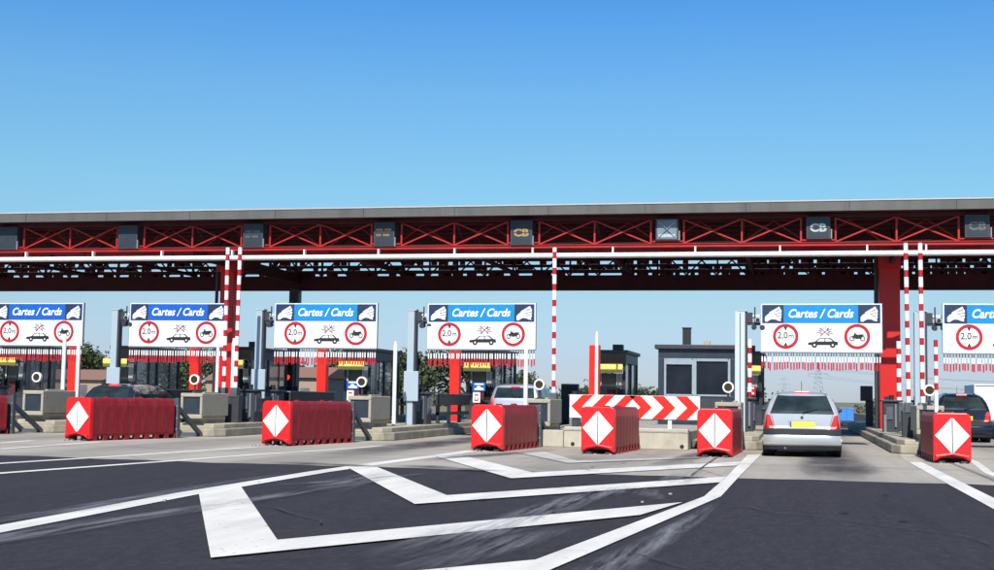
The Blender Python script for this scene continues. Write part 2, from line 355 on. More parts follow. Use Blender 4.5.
# edge line left of the hatched area and the line left of the car's lane
marking('edge_line', strip([(-5.9, 4), (-6.18, 7.5), (-6.42, 10), (-6.76, 14.43), (-6.90, 19.2), (-6.84, 22.5), (-6.70, 25), (-6.66, 28)], .31), 'line_white', .004)
marking('lane_line', [[(-2.94, 8.2), (-1.87, 7.0), (-1.65, 9.18), (-1.86, 9.66)], [(-1.86, 9.66), (-1.65, 9.18), (-0.9, 16.67), (-1.1, 16.58)], [(-1.1, 16.58), (-0.9, 16.67), (-.86, 21), (-1.04, 21.2)], [(-1.04, 21.2), (-.86, 21), (-.74, 29.9), (-1.02, 29.6)]], 'line_white', .008)
marking('lane_line_right', strip([(2.47, 5), (2.46, 20.6)], .26) + strip([(2.46, 20.6), (2.48, 28.0)], .26), 'line_white', .004)
marking('lane_line_nose', strip([(2.48, 28.0), (2.62, 32.1)], .30), 'line_cream', .004)
def chev(ax, al, au, L1, L2, R1, R2): return [[(ax, al), (ax, au), L2, L1], [(ax, al), R1, R2, (ax, au)]]
marking('hatching', chev(-4.08, 8.92, 10.17, (-6.78, 14.43), (-6.81, 15.7), (-1.55, 13.64), (-1.27, 15.51))
        + chev(-4.04, 13.99, 15.36, (-7.0, 20.35), (-6.84, 21.16), (-1.06, 19.43), (-1.05, 20.92))
        + chev(-4.02, 18.9, 20.5, (-6.76, 24.82), (-6.45, 25.6), (-1.04, 24.5), (-1.02, 26.06)), 'line_white', .012)
marking('hatching_faded', chev(-4.0, 23.7, 24.7, (-5.9, 27.9), (-5.35, 28.5), (-1.9, 27.1), (-1.9, 27.75)), 'line_faded', .012)
marking('approach_lines', strip([(-10.75, 14), (-10.75, 16.76), (-10.2, 21.2), (-9.98, 23.76), (-9.45, 26.57), (-9.2, 29.5)], .20)
        + strip([(-12.2, 16.5), (-12.15, 18.84), (-11.65, 23), (-11.3, 27.0)], .2), 'line_white', .004)
marking('approach_lines_far', strip([(-15.3, 21), (-15.0, 23.24), (-15.3, 27.6)], .2) + strip([(-16.9, 24), (-16.6, 25.59), (-16.9, 27.4)], .2)
        + strip([(3.3, 20), (3.36, 24.54), (3.66, 28.8), (3.75, 31.8)], .16) + strip([(7.1, 18), (7.0, 31)], .2), 'line_white', .004)
# scuffs where old markings were ground off, dark bands, lane staining, expansion joints
def soft(name, paths, m, z):
    """worn streaks that fade out towards their edges: each path is (x, y, half width)"""
    mb = MB(); fade = []
    for path in paths:
        n = len(path); base = len(mb.v)
        for i, (x, y, h_) in enumerate(path):
            d = Vector((path[min(i+1, n-1)][0]-path[max(i-1, 0)][0], path[min(i+1, n-1)][1]-path[max(i-1, 0)][1])).normalized(); pr_ = Vector((d.y, -d.x)); e_ = 0. if i in (0, n-1) else 1.
            for u, f_ in ((-1, 0), (-.5, .75), (0, 1), (.5, .75), (1, 0)): mb.v.append((x+pr_.x*u*h_, y+pr_.y*u*h_, z)); fade.append(f_*e_)
        for i in range(n-1):
            for j in range(4): a0 = base+i*5+j; mb.f.append((a0, a0+1, a0+6, a0+5)); mb.m.append(0)
    o = mb.build(name, m); at_ = o.data.attributes.new('fade', 'FLOAT', 'POINT'); at_.data.foreach_set('value', fade); return struct(o)
soft('scuffed_patches', [[(-6.2, 6.5, .3), (-6.2, 9.0, .32), (-6.05, 10.6, .30), (-5.9, 12.5, .22), (-5.8, 14.5, .16), (-5.6, 17.2, .10), (-5.5, 19.2, .05)], [(-6.95, 9.5, .12), (-6.95, 12, .2), (-7.2, 15, .15), (-7.3, 18.6, .1)], [(-6.5, 15.9, .1), (-6.1, 16.9, .16), (-5.7, 18.4, .10), (-5.3, 19.6, .05)],
    [(-2.9, 9.2, .3), (-2.7, 11.4, .42), (-2.55, 13.4, .32), (-2.5, 15.2, .28), (-2.3, 17.3, .35), (-1.9, 18.2, .2)], [(-2.1, 17.8, .3), (-1.8, 16.6, .2), (-1.5, 15.6, .12)], [(-2.5, 8.6, .25), (-2.3, 10.4, .3), (-2.05, 12.2, .15)],
    [(-1.55, 7.0, .26), (-1.28, 9.3, .22), (-1.15, 11, .18), (-1.0, 13.2, .13), (-.92, 15.5, .08)], [(-5.5, 15.2, .4), (-5.9, 17.5, .4), (-6.2, 19.8, .3)], [(-1.6, 18, .3), (-1.7, 21, .35), (-1.5, 23, .2)]], 'scuff', .0165)
soft('bands_and_stains', [[(-1.75, 31.1, .35), (-1.95, 29.2, .45), (-2.15, 26.6, .35), (-2.4, 23.0, .3)], [(-5.35, 29.8, .3), (-5.75, 27.2, .35), (-6.3, 24.8, .3), (-6.55, 23.2, .2)],  # dark bands running out from two barriers towards the camera
    [(-6.6, 21.2, .3), (-5.9, 21.3, .4), (-5.0, 20.7, .35), (-4.4, 20.6, .2)], [(-9.0, 21.1, .3), (-8.0, 21.2, .35), (-6.9, 20.9, .3), (-6.4, 20.8, .1)], [(.75, 20.9, .5), (.74, 24, .8), (.74, 28, .7), (.74, 33, .6), (.74, 40, .5)], [(-8.6, 24, .6), (-8.57, 30, .8), (-8.57, 38, .6), (-8.57, 44, .3)]], 'band_stain', .0165)
def crack(x, y, ang, n, seed):
    r_ = random.Random(seed); out = []
    for i in range(n):
        ang += r_.gauss(0, .35); x2 = x+math.cos(ang)*.35; y2 = y+math.sin(ang)*.35; w_ = r_.uniform(.006, .016); out.append([(x-w_, y), (x+w_, y), (x2+w_, y2), (x2-w_, y2)]); x, y = x2, y2
    return out
marking('cracks', crack(.3, 7.5, 1.4, 18, 1)+crack(-9.5, 13, .2, 14, 2)+crack(-4.2, 11.5, 1.9, 7, 3)+crack(1.6, 12, 1.7, 22, 4)+crack(-3, 21.2, 2.8, 10, 5)+crack(-12, 24, 2.9, 16, 6), 'joint', .0205)
rr_ = random.Random(4); dr = []
for i in range(9):
    x = rr_.choice((.74, .6, .9, -8.6, -3.5, 1.1))+rr_.gauss(0, .25); y = rr_.uniform(7, 34); q_ = rr_.uniform(.02, .07); dr.append([(x, y-q_*1.5, q_*.5), (x, y-q_*.5, q_), (x+.01, y+q_, q_), (x+.02, y+q_*2, q_*.4)])
soft('oil_drips', dr, 'drip', .0165)
jt = []
for y in (25.0, 30.2, 39.9, 44.9, 50, 56): jt.append([(-46, y), (34, y), (34, y+(.05 if y != 39.9 else .22)), (-46, y+(.05 if y != 39.9 else .22))])
for x in (-1.6, 3.0): jt.append([(x, 20.9), (x+.035, 20.9), (x+.035, 28), (x, 28)])
marking('expansion_joints', jt, 'joint', .0205)

# ---------------------------------------------------------------- islands
P = 4.65; XI = 3.06; XL = .734
def isl(k): return XI+P*k
WORD = {-6: 'at the far left edge of the photo', -5: 'at the leftmost housing block', -4: 'second from the left', -3: 'third from the left', -2: 'fourth from the left', -1: 'just left of the silver hatchback', 0: 'just right of the silver hatchback', 1: 'at the far right edge'}
ISL = {-7: 'island beyond the left edge', -6: 'island at the left edge of the photo', -5: 'leftmost island with a beige block', -4: 'second island from the left', -3: 'third island from the left', -2: 'island left of the closed lane',
       -1: 'island just left of the silver hatchback', 0: 'island just right of the silver hatchback', 1: 'island at the far right edge'}
for k in range(-7, 2):
    x = isl(k); t = thing('traffic_island', f'weathered concrete kerbed toll island, the {ISL[k]}', 'traffic island', (x, 32.4, 0), 0, 'concrete toll islands')
    hw = .86
    pol = [(-hw*.78, 0), (hw*.78, 0), (hw, .35), (hw, 27), (hw*.6, 28), (-hw*.6, 28), (-hw, 27), (-hw, .35)]
    MB().prism_z(pol, 0, .21).build('kerb', 'kerb_concrete', t, bevel=.03)
    MB().prism_z([(a_*.84, .22+b_*.98) for a_, b_ in pol], .205, .33).build('platform', 'island_concrete', t, bevel=.02)

# closed lane: low wall with platform between two islands
t = thing('concrete_wall', 'low cream concrete wall closing off the lane under the chevron board', 'low wall', (-3.92, 31.3, 0))
MB().box(-1.47, 1.47, 0, .28, 0, .49).build('wall', 'cream_concrete', t, bevel=.02)
MB().box(-1.47, 1.47, .285, 22, 0, .42).build('platform', 'concrete', t, bevel=.02)
MB().box(-1.475, 1.475, -.012, 0, .40, .43).build('ledge', 'concrete', t)
for x in (-1.25, 1.33): MB().tube((x, -.004, .08), (x, .05, .08), .05, 10).build('drain_hole', 'black', t)
tag(MB().box(-1.15, -.0, 0, .25, 0, .40).build('wall_return', 'cream_concrete', None, (-5.42+.0, 31.42, 0), bevel=.02), 'short cream wall stub joining the closed lane to the island left', 'wall stub')

# ---------------------------------------------------------------- water filled barriers
def barrier(front, rear, label):
    fx, fy = front; rx, ry = rear; ang = math.atan2(-(rx-fx), ry-fy); Ln = math.hypot(rx-fx, ry-fy)
    t = thing('water_barrier', label, 'crash barrier', (fx, fy, 0), ang, 'red plastic water filled crash barriers')
    W_ = .36; Hh = 1.0; mb = MB()
    # body lofted along y with ribs; section: waist rib, rounded top
    def sec(s_, dz=0): return [(-W_*.92*s_, .10), (-W_*1.0*s_, .16), (-W_*1.0*s_, .80), (-W_*.93*s_, .93), (-W_*.80*s_, Hh+dz), (W_*.80*s_, Hh+dz), (W_*.93*s_, .93), (W_*1.0*s_, .80), (W_*1.0*s_, .16), (W_*.92*s_, .10)]
    ys_ = []; nrib = 8; y = .10
    ys_.append((.12, .97, 0)); seg = (Ln-.15)/nrib
    for i in range(nrib):
        y0 = .12+i*seg
        ys_ += [(y0+.04, .97, -.012), (y0+seg*.22, .97, -.012), (y0+seg*.38, .952, -.018), (y0+seg*.68, .952, -.018), (y0+seg*.84, .97, -.012), (y0+seg-.02, .97, -.012)]
    rings = []
    for (yy, s_, dz) in ys_:
        i = len(mb.v); mb.v += [(a_, yy, b_) for a_, b_ in sec(s_, dz)]; rings.append(i)
    n = 10
    for a0, a1 in zip(rings, rings[1:]):
        for q in range(n): mb.f.append((a0+q, a0+(q+1) % n, a1+(q+1) % n, a1+q)); mb.m.append(0)
    mb.f.append(tuple(rings[0]+q for q in range(n))); mb.m.append(0); mb.f.append(tuple(rings[-1]+q for q in reversed(range(n)))); mb.m.append(0)
    for i in range(nrib+1):                                   # drain slots / feet below ribs
        yy = .14+i*seg
        for sg in (-1, 1): mb.box(sg*.30-.05, sg*.30+.05, yy, min(yy+.14, Ln), 0, .13, 0)
    mb.build('body', 'red_shaded', t)
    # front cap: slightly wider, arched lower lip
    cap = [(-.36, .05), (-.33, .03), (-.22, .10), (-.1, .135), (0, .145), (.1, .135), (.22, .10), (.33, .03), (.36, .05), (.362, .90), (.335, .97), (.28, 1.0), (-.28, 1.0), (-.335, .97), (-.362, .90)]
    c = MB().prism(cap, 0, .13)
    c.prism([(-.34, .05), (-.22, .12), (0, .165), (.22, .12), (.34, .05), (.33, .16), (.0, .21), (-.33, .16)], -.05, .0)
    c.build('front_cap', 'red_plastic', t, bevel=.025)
    d = MB(); z0 = .55
    d.prism([(-.010, z0-.355), (-.010, z0+.355), (-.33, z0)], -.018, -.004); d.prism([(.010, z0-.355), (.33, z0), (.010, z0+.355)], -.018, -.004)
    d.build('diamond_plate', 'white_paint', t)
    MB().box(-.006, .006, -.012, -.003, z0-.34, z0+.34).build('seam', 'black', t)
    for sg in (-.2, .22): MB().box(sg-.06, sg+.06, .01, .12, 0, .045).build('foot', 'dark_grey', t)
    for q in (.3, .7): MB().tube((0, Ln*q, .96), (0, Ln*q, 1.02), .07, 12).build('filler_cap', 'red_shaded', t)
    return t
BF = [(-6, (-21.05, 27.9), (-20.19, 30.9), 'red water barrier cut off by the left edge of the photo'),
      (-4, (-16.22, 27.95), (-15.55, 30.95), 'red water barrier with white diamond, leftmost showing its diamond'),
      (-3, (-11.33, 27.95), (-10.89, 30.95), 'red water barrier with white diamond beneath the third sign from left'),
      (-2, (-6.49, 27.95), (-6.24, 30.7), 'red water barrier with white diamond in front of the silver off-roader'),
      (0.5, (-4.08, 27.95), (-3.88, 30.85), 'red water barrier with white diamond in front of the chevron board'),
      (-1, (-1.64, 27.95), (-1.55, 30.95), 'red water barrier with white diamond just left of the silver hatchback'),
      (0, (3.05, 27.95), (3.05, 30.95), 'red water barrier with white diamond on the far right')]
for k, f_, r_, lb in BF: barrier(f_, r_, lb)
# crumbs of broken plastic at each barrier foot
mb = MB()
for k, f_, r_, lb in BF:
    for i in range(11):
        x = f_[0]+random.gauss(0, .22); y = f_[1]-.07-abs(random.gauss(0, .12)); s_ = random.uniform(.008, .03); mb.box(x-s_, x+s_, y-s_, y+s_, .001, .004+s_*.7)
for i in range(5):
    x = random.uniform(-9, -1); y = random.uniform(9, 27); s_ = random.uniform(.008, .022); mb.box(x-s_, x+s_, y-s_, y+s_, .001, .02)
struct(mb.build('road_crumbs', 'crumb'), 'stuff')

# steel end bracket behind each barrier
def bracket(x, y, label):
    t = thing('steel_bracket', label, 'steel bracket', (x, y, 0), 0, 'grey steel brackets behind the barriers')
    MB().box(-.30, .30, 0, .05, 0, .98).box(-.33, -.27, -.05, .09, 0, 1.0).box(.27, .33, -.05, .09, 0, 1.0).build('end_plate', 'bracket_grey', t, bevel=.006)
    for sg in (-.28, .28): MB().beam((sg, .08, .74), (sg, 1.38, .06), .09, .11).build('strut', 'bracket_grey', t, bevel=.008)
    MB().box(-.34, .34, 1.3, 1.45, 0, .10).build('foot_plate', 'bracket_grey', t)
    mb = MB()
    for z in (.22, .5, .8):
        for sg in (-.3, .3): mb.tube((sg-.0, -.06, z), (sg, -.04, z), .025, 6)
    mb.build('bolts', 'pale_steel', t)
    return t
for k, lb in [(-5, 'leftmost grey steel bracket with sloping strut'), (-4, 'grey steel bracket behind the leftmost diamond barrier'), (-3, 'grey steel bracket behind the barrier under the third sign'),
              (-2, 'grey steel bracket left of the low cream wall'), (-1, 'grey steel bracket left of the silver hatchback wheel'), (0, 'grey steel bracket at the right island nose')]:
    bracket(isl(k)+(.03 if k != -1 else .08), 31.0, lb)
bracket(-3.86, 30.9-.02, 'short grey bracket between diamond barrier and cream wall').scale = (.9, .25, .9)

# ---------------------------------------------------------------- concrete housings with lamp
def housing(k):
    x = isl(k); t = thing('concrete_housing', f'beige concrete block with dark opening, {ISL[k]}', 'concrete block', (x, 32.5, 0), 0, 'beige concrete blocks at the island noses')
    mb = MB(); w2 = .31; z0, z1 = .42, 1.13
    mb.box(-w2, w2, .0, 1.6, z0+.10, z1).box(-w2+.05, w2-.05, .06, 1.55, z0, z0+.10)
    mb.box(-w2, w2, -.07, 0, z1-.10, z1).box(-w2, w2, -.07, 0, z0+.04, z0+.15).box(-w2, -w2+.07, -.07, 0, z0+.15, z1-.10).box(w2-.07, w2, -.07, 0, z0+.15, z1-.10)
    mb.build('shell', 'housing', t, bevel=.018)
    MB().box(-w2+.07, w2-.07, -.03, -.004, z0+.15, z1-.10).build('opening', 'screen', t)
    MB().box(-.26, .26, .15, 1.5, .30, z0).build('plinth', 'kerb_concrete', t)
    MB().box(-.18, .18, .35, 1.2, z1, z1+.035).build('lid', 'housing', t, bevel=.01)
    t2 = thing('signal_lamp', f'round white rimmed lamp with amber lens, {ISL[k]}', 'signal lamp', (x, 32.6, z1), 0, 'round signal lamps on the beige blocks')
    mb = MB(); c = z1*0+.36
    mb.tube((0, -.05, c), (0, .03, c), .135, 28, cap=False).ring(0, c, .098, .135, -.05, .03, 32).tube((0, .03, c), (0, .07, c), .135, 28, r2=.08)
    mb.build('rim', 'white_paint', t2)
    MB().disc(0, c, .10, -.03, 28).build('lens', 'lamp_lens', t2)
    MB().tube((0, .02, 0), (0, .02, c-.12), .028, 10).box(-.07, .07, -.05, .09, 0, .015).build('bracket', 'dark_grey', t2)
for k in range(-5, 1): housing(k)

# ---------------------------------------------------------------- posts with arm that carry the signs
def sign_post(k):
    x = isl(k)+.16; t = thing('sign_post', f'pale steel post with top arm on the {ISL[k]}', 'post', (x, 36.5, .28), 0, 'pale posts carrying the lane signs')
    MB().box(-.10 if k not in (-1, 0) else -.17, .10, -.12, .12, 0, 3.30).build('post', 'post_blue' if k != -1 else 'post_pale', t, bevel=.012)
    MB().box(.102, .155, -.10, .10, .02, 3.33).build('cable_channel', 'dark_grey', t)
    if k not in (-1, 0): MB().box(-.16, .27, -.125-.06, -.125, .72, 1.57).build('panel', 'post_blue', t, bevel=.01)
    else: MB().box(-.04, -.02, -.128, -.121, .05, 3.25).build('seam', 'dark_grey', t)
    MB().box(-.2, .2, -.2, .2, 0, .03).build('base_plate', 'bracket_grey', t)
    MB().box(-.11, .16, -.13, .13, 3.30, 3.34).build('cap', 'post_blue', t)
    MB().tube((.155, 0, 3.17), (.76, 0, 3.17), .05, 12).build('upper_arm', 'post_pale', t)
    MB().box(.155, .80, -.04, .04, 2.93, 3.01).build('lower_arm', 'dark_grey', t)
    MB().box(.155, .30, -.06, .06, 3.0, 3.27).build('arm_bracket', 'dark_grey', t)
    MB().tube((.36, -.05, 3.0), (.36, -.05, 3.42), .02, 8).build('aerial_rod', 'dark_grey', t)
    MB().tube((.44, -.24, 3.06), (.44, .06, 3.08), .075, 14).build('camera', 'post_pale', t)
    MB().tube((.44, -.26, 3.06), (.44, -.239, 3.06), .055, 14).build('camera_lens', 'black', t)
    for xx in (.34, .56): MB().tube((xx, -.2, 2.86), (xx, .0, 2.88), .07, 12).build('spot_lamp', 'dark_grey', t)
    return t
for k in (-5, -4, -3, -1, 0, 1): sign_post(k)

# ---------------------------------------------------------------- lane signs
s_ = .00343
def hand(mb, ox, oz, y, mw, md):
    """pictogram of a hand holding a card, drawn in a 163 x 143 box whose top left is ox, oz"""
    def q(pts): return [(ox+a_*s_, oz-b_*s_) for a_, b_ in pts]
    mb.prism(q([(50, 62), (128, 16), (140, 40), (62, 84)]), y, y+.004, mw)
    mb.prism(q([(64, 72), (132, 35), (135, 40), (67, 78)]), y-.002, y, md)
    mb.prism(q([(18, 132), (18, 100), (34, 80), (62, 66), (90, 62), (118, 50), (143, 40), (147, 56), (138, 66), (148, 72), (142, 88), (146, 98), (138, 112), (140, 130), (118, 126), (98, 116), (70, 114), (46, 126), (38, 134)]), y-.004, y-.001, mw)
    mb.prism(q([(86, 76), (140, 62), (141, 66), (90, 81)]), y-.006, y-.0045, md)
    mb.prism(q([(98, 92), (144, 82), (143, 86), (100, 97)]), y-.006, y-.0045, md)
def lane_sign(k, blue, label, dz=0.):
    """k = lane index; board 3.13 m wide hanging across the lane"""
    x = XL+P*k-.07; t = thing('lane_sign', label, 'lane sign', (x, 36.3, 0), 0, 'white and blue card lane signs over the lanes')
    W = 3.13; x0 = -W/2; zt = 3.78; zb = 2.49
    MB().box(x0, -x0, 0, .07, zb, zt).build('board', 'sign_white', t, bevel=.006)
    MB().box(x0+.03, -x0-.03, -.006, -.001, zt-.515, zt-.025).build('header_panel', blue, t)
    mb = MB(); put_text(mb, 'Cartes', x0+.73, zt-.375, -.011, .235, .76, shear=.3, off=.024)
    put_text(mb, '/', x0+1.535, zt-.385, -.011, .25, .16, shear=.2, off=.012); put_text(mb, 'Cards', x0+1.74, zt-.375, -.011, .235, .68, shear=.3, off=.024); mb.build('lettering', 'sign_white', t, fixn=False)
    for xx in (x0+.045, -x0-.045-.555):
        o = MB().box(xx, xx+.555, -.011, -.0065, zt-.515, zt-.027).build('hand_panel', 'sign_navy', t)
        mb = MB(); hand(mb, xx, zt-.02, -.018, 0, 1); mb.build('hand_pictogram', ['sign_white', 'sign_navy'], o)
    sm = MB().box(x0+1.04, x0+1.046, -.0022, -.0005, zb+.02, zt-.52).box(x0+2.08, x0+2.086, -.0022, -.0005, zb+.02, zt-.52); sm.build('panel_seams', 'fascia_grey', t)
    MB().box(x0-.015, x0, -.01, .08, zb-.01, zt+.01).build('edge_profile', 'window_frame', t); MB().box(-x0, -x0+.015, -.01, .08, zb-.01, zt+.01).build('edge_profile', 'window_frame', t)
    # height limit disc
    cx, cz = x0+.65, zt-.87
    d = MB().ring(cx, cz, .255, .335, -.010, .009); put_text(d, '2,0', cx-.215, cz-.085, -.006, .20, .27, m=1, off=.01); put_text(d, 'm', cx+.08, cz-.05, -.006, .085, .13, m=1, off=.008)
    for sg in (-1, 1): d.prism([(cx-.045, cz+sg*.25), (cx+.045, cz+sg*.25), (cx, cz+sg*.15)], -.0105, -.003, 1)
    d.build('height_limit_disc', ['ring_red', 'black'], t)
    # motorcycle disc
    cx2 = -x0-.63; d = MB().ring(cx2, cz, .255, .335, -.010, .009)
    for sx in (-.13, .14): d.ring(cx2+sx, cz-.055, .045, .068, -.007, .004, 20, 1)
    d.prism([(cx2-.13, cz-.03), (cx2-.07, cz+.075), (cx2-.04, cz+.07), (cx2+.02, cz+.045), (cx2+.09, cz+.06), (cx2+.17, cz+.055), (cx2+.17, cz+.03), (cx2+.10, cz+.0), (cx2+.12, cz-.05), (cx2-.03, cz-.065), (cx2-.07, cz-.02), (cx2-.10, cz-.06)], -.008, -.003, 1)
    d.prism([(cx2-.09, cz+.10), (cx2-.02, cz+.10), (cx2-.02, cz+.085), (cx2-.09, cz+.085)], -.008, -.003, 1)
    d.build('motorcycle_disc', ['ring_red', 'black'], t)
    # car with crossed out flash
    c0 = x0+1.65; zc = zt-1.12; d = MB()
    d.prism([(c0-.42, zc+.02), (c0-.41, zc+.085), (c0-.24, zc+.11), (c0-.13, zc+.205), (c0+.16, zc+.215), (c0+.27, zc+.12), (c0+.35, zc+.11), (c0+.36, zc+.02)], -.006, -.002, 0)
    d.prism([(c0-.19, zc+.115), (c0-.11, zc+.185), (c0+.01, zc+.19), (c0+.01, zc+.115)], -.009, -.0065, 2); d.prism([(c0+.035, zc+.115), (c0+.035, zc+.19), (c0+.14, zc+.19), (c0+.22, zc+.12)], -.009, -.0065, 2)
    for sx in (-.25, .22): d.disc(c0+sx, zc+.02, .072, -.0095, 20, 0); d.disc(c0+sx, zc+.02, .026, -.0115, 12, 2)
    fx, fz = c0+.02, zc+.375
    for i in range(14):
        a_ = 2*PI*i/14+.1; r0, r1 = (.07, .19) if i % 2 else (.09, .155)
        if -1.9 < (a_ if a_ < PI else a_-2*PI) < -1.2: continue
        d.beam((fx+r0*math.cos(a_), -.005, fz+r0*.8*math.sin(a_)), (fx+r1*1.15*math.cos(a_), -.005, fz+r1*.8*math.sin(a_)), .012, .012, 0)
    for sg in (-1, 1): d.beam((fx-.11*sg, -.010, fz-.10), (fx+.11*sg, -.010, fz+.10), .02, .010, 1)
    d.build('car_pictogram', ['black', 'ring_red', 'sign_white'], t)
    # hanging strips that mark the 2 m limit
    rail = MB().box(x0, -x0, .015, .055, zb-.03, zb-.001).build('strip_rail', 'pale_steel', t)
    mb = MB(); n = 42
    for i in range(n):
        xx = x0+.04+i*(W-.08)/(n-1); tl = random.uniform(-.03, .03); ln = random.uniform(-.03, .03); zz = zb-.03; xx += random.uniform(-.012, .012)
        for (a0, a1, mm, ww) in ((0, -.09, 2, .012), (-.09, -.24, 0, .017), (-.24+ln*.5, -.44+ln, 1, .019)):
            ya = .03+tl*a0*-2
            mb.box(xx-ww+tl*(-a0)*2, xx+ww+tl*(-a0)*2, .028, .036, zz+a1, zz+a0, mm)
    mb.build('hanging_strips', ['white_paint', 'ring_red', 'dark_grey'], t)
    t.rotation_euler = (0, random.uniform(-.005, .005), random.uniform(-.02, .02)); return t
lane_sign(-5, 'sign_blue_deep', 'card lane sign cut off by the left edge of the photo')
lane_sign(-4, 'sign_blue_deep', 'deep blue topped card lane sign, second from the left')
lane_sign(-3, 'sign_blue', 'card lane sign above the third diamond barrier, third from left')
lane_sign(-2, 'sign_blue', 'card lane sign above the silver off-roader, left of the open sky gap')
lane_sign(0, 'sign_blue', 'card lane sign directly above the silver hatchback')
lane_sign(1, 'sign_blue', 'card lane sign cut off by the right edge of the photo')
for o in [q for q in COL.objects if q.name.startswith('lane_sign')]: pass

# ---------------------------------------------------------------- booms and poles
def boom(x, y, zb_, zt_, label, r=.055, n=8, lean=0., group='striped red and white lane booms', cab=True):
    t = thing('barrier_boom', label, 'raised boom', (x, y, .28), 0, group); H0 = zb_-.28; H1 = zt_-.28
    mb = MB(); z = H0; i = 0
    while z < H1:
        h_ = .25 if i % 2 == 0 else .175; z1_ = min(z+h_, H1)
        f0 = (z-H0)*lean; f1 = (z1_-H0)*lean
        mb.tube((f0, 0, z), (f1, 0, z1_), r, 10, i % 2); z = z1_; i += 1
    mb.build('arm', ['white_paint', 'ring_red'], t)
    if cab:
        MB().box(-.16, .16, -.12, .16, 0, H0-.12).build('drive_cabinet', 'dark_grey', t, bevel=.012)
        MB().box(-.10, .10, -.14, .10, H0-.16, H0+.10).build('clamp', 'bracket_grey', t, bevel=.01)
    return t
boom(-15.57, 34.5, 1.2, 5.22, 'tall raised striped boom, left one of the pair at the second sign', lean=-.003)
boom(-15.22, 34.5, 1.2, 5.22, 'tall raised striped boom, right one of the pair at the second sign', lean=.002)
boom(-6.22, 34.5, 1.2, 5.14, 'single tall raised striped boom left of the chevron board', lean=-.006)
boom(2.74, 34.5, 1.1, 5.2, 'tall raised striped boom nearest the big red column', lean=-.009)
boom(3.08, 34.5, 1.1, 5.2, 'tall raised striped boom left of the rightmost sign', lean=-.007)
boom(-1.29, 39.0, 1.0, 2.95, 'short raised striped boom left of the silver hatchback', r=.06)
boom(3.02, 42.0-.6, 1.1, 3.02, 'short raised striped boom in front of the big red column', r=.07)
def pole(x, y, z1_, label, r=.055, dark=False, z0=0., striped=False):
    t = thing('marker_pole', label, 'marker pole', (x, y, z0), 0, 'slim marker poles near the islands')
    if striped:
        mb = MB(); z = .04; i = 0
        while z < z1_-z0-.02:
            z2 = min(z+.16, z1_-z0); 
            mb.tube((0, 0, z), (0, 0, z2), r, 10, 0 if z < 1.25 else (i % 2)); z = z2; i += 1
        mb.build('shaft', ['white_paint', 'ring_red'], t)
    else: MB().tube((0, 0, 0), (0, 0, z1_-z0-.12), r, 12).tube((0, 0, z1_-z0-.12), (0, 0, z1_-z0), r*.8, 12, r2=r*.6).build('shaft', 'white_paint', t)
    MB().box(-.11, .11, -.11, .11, 0, .03).build('base', 'dark_grey', t)
pole(-20.19, 34.68, 2.6, 'slim white pole behind the leftmost diamond barrier', z0=.3)
pole(-20.30, 34.1, 2.68, 'slim white pole above the leftmost round lamp', z0=.3)
pole(-15.62, 34.15, 2.5, 'slim white pole above the second round lamp from left', r=.045, z0=.3)
pole(-15.50, 34.95, 2.69, 'slim white pole at the foot of the paired booms', z0=.3, r=.065)
pole(-10.72, 34.9, 2.63, 'slim white pole right of the third beige block', z0=.3)
pole(-6.24, 30.86, 2.42, 'slim white pole right behind the barrier at the off-roader', r=.052)
pole(-6.24, 42.3, 3.31, 'slim white pole next to the free standing red pillar', z0=.3)
pole(3.06, 31.06, 2.62, 'slim pole with striped top behind the rightmost barrier', r=.045, striped=True)

# red pillars
for k, lb in [(-2, 'free standing bright red pillar with sky behind its top'), (-3, 'bright red pillar under the sign above the off-roader'), (-4, 'bright red pillar under the third sign from left'),
              (-5, 'bright red pillar under the second sign from left'), (-6, 'bright red pillar right of the leftmost booth windows')]:
    t = thing('red_pillar', lb, 'pillar', (isl(k)-.10, 42.6, .28), 0, 'bright red pillars on the islands')
    MB().box(-.165, .165, -.15, .15, .05, 2.60).build('shaft', 'red_paint', t, bevel=.015)
    MB().box(-.21, .21, -.2, .2, 0, .05).build('base_plate', 'dark_grey', t)
    if k != -2: MB().box(.02, .24, -.22, -.152, 2.18, 2.36).build('beacon', 'ring_red', t, bevel=.02)

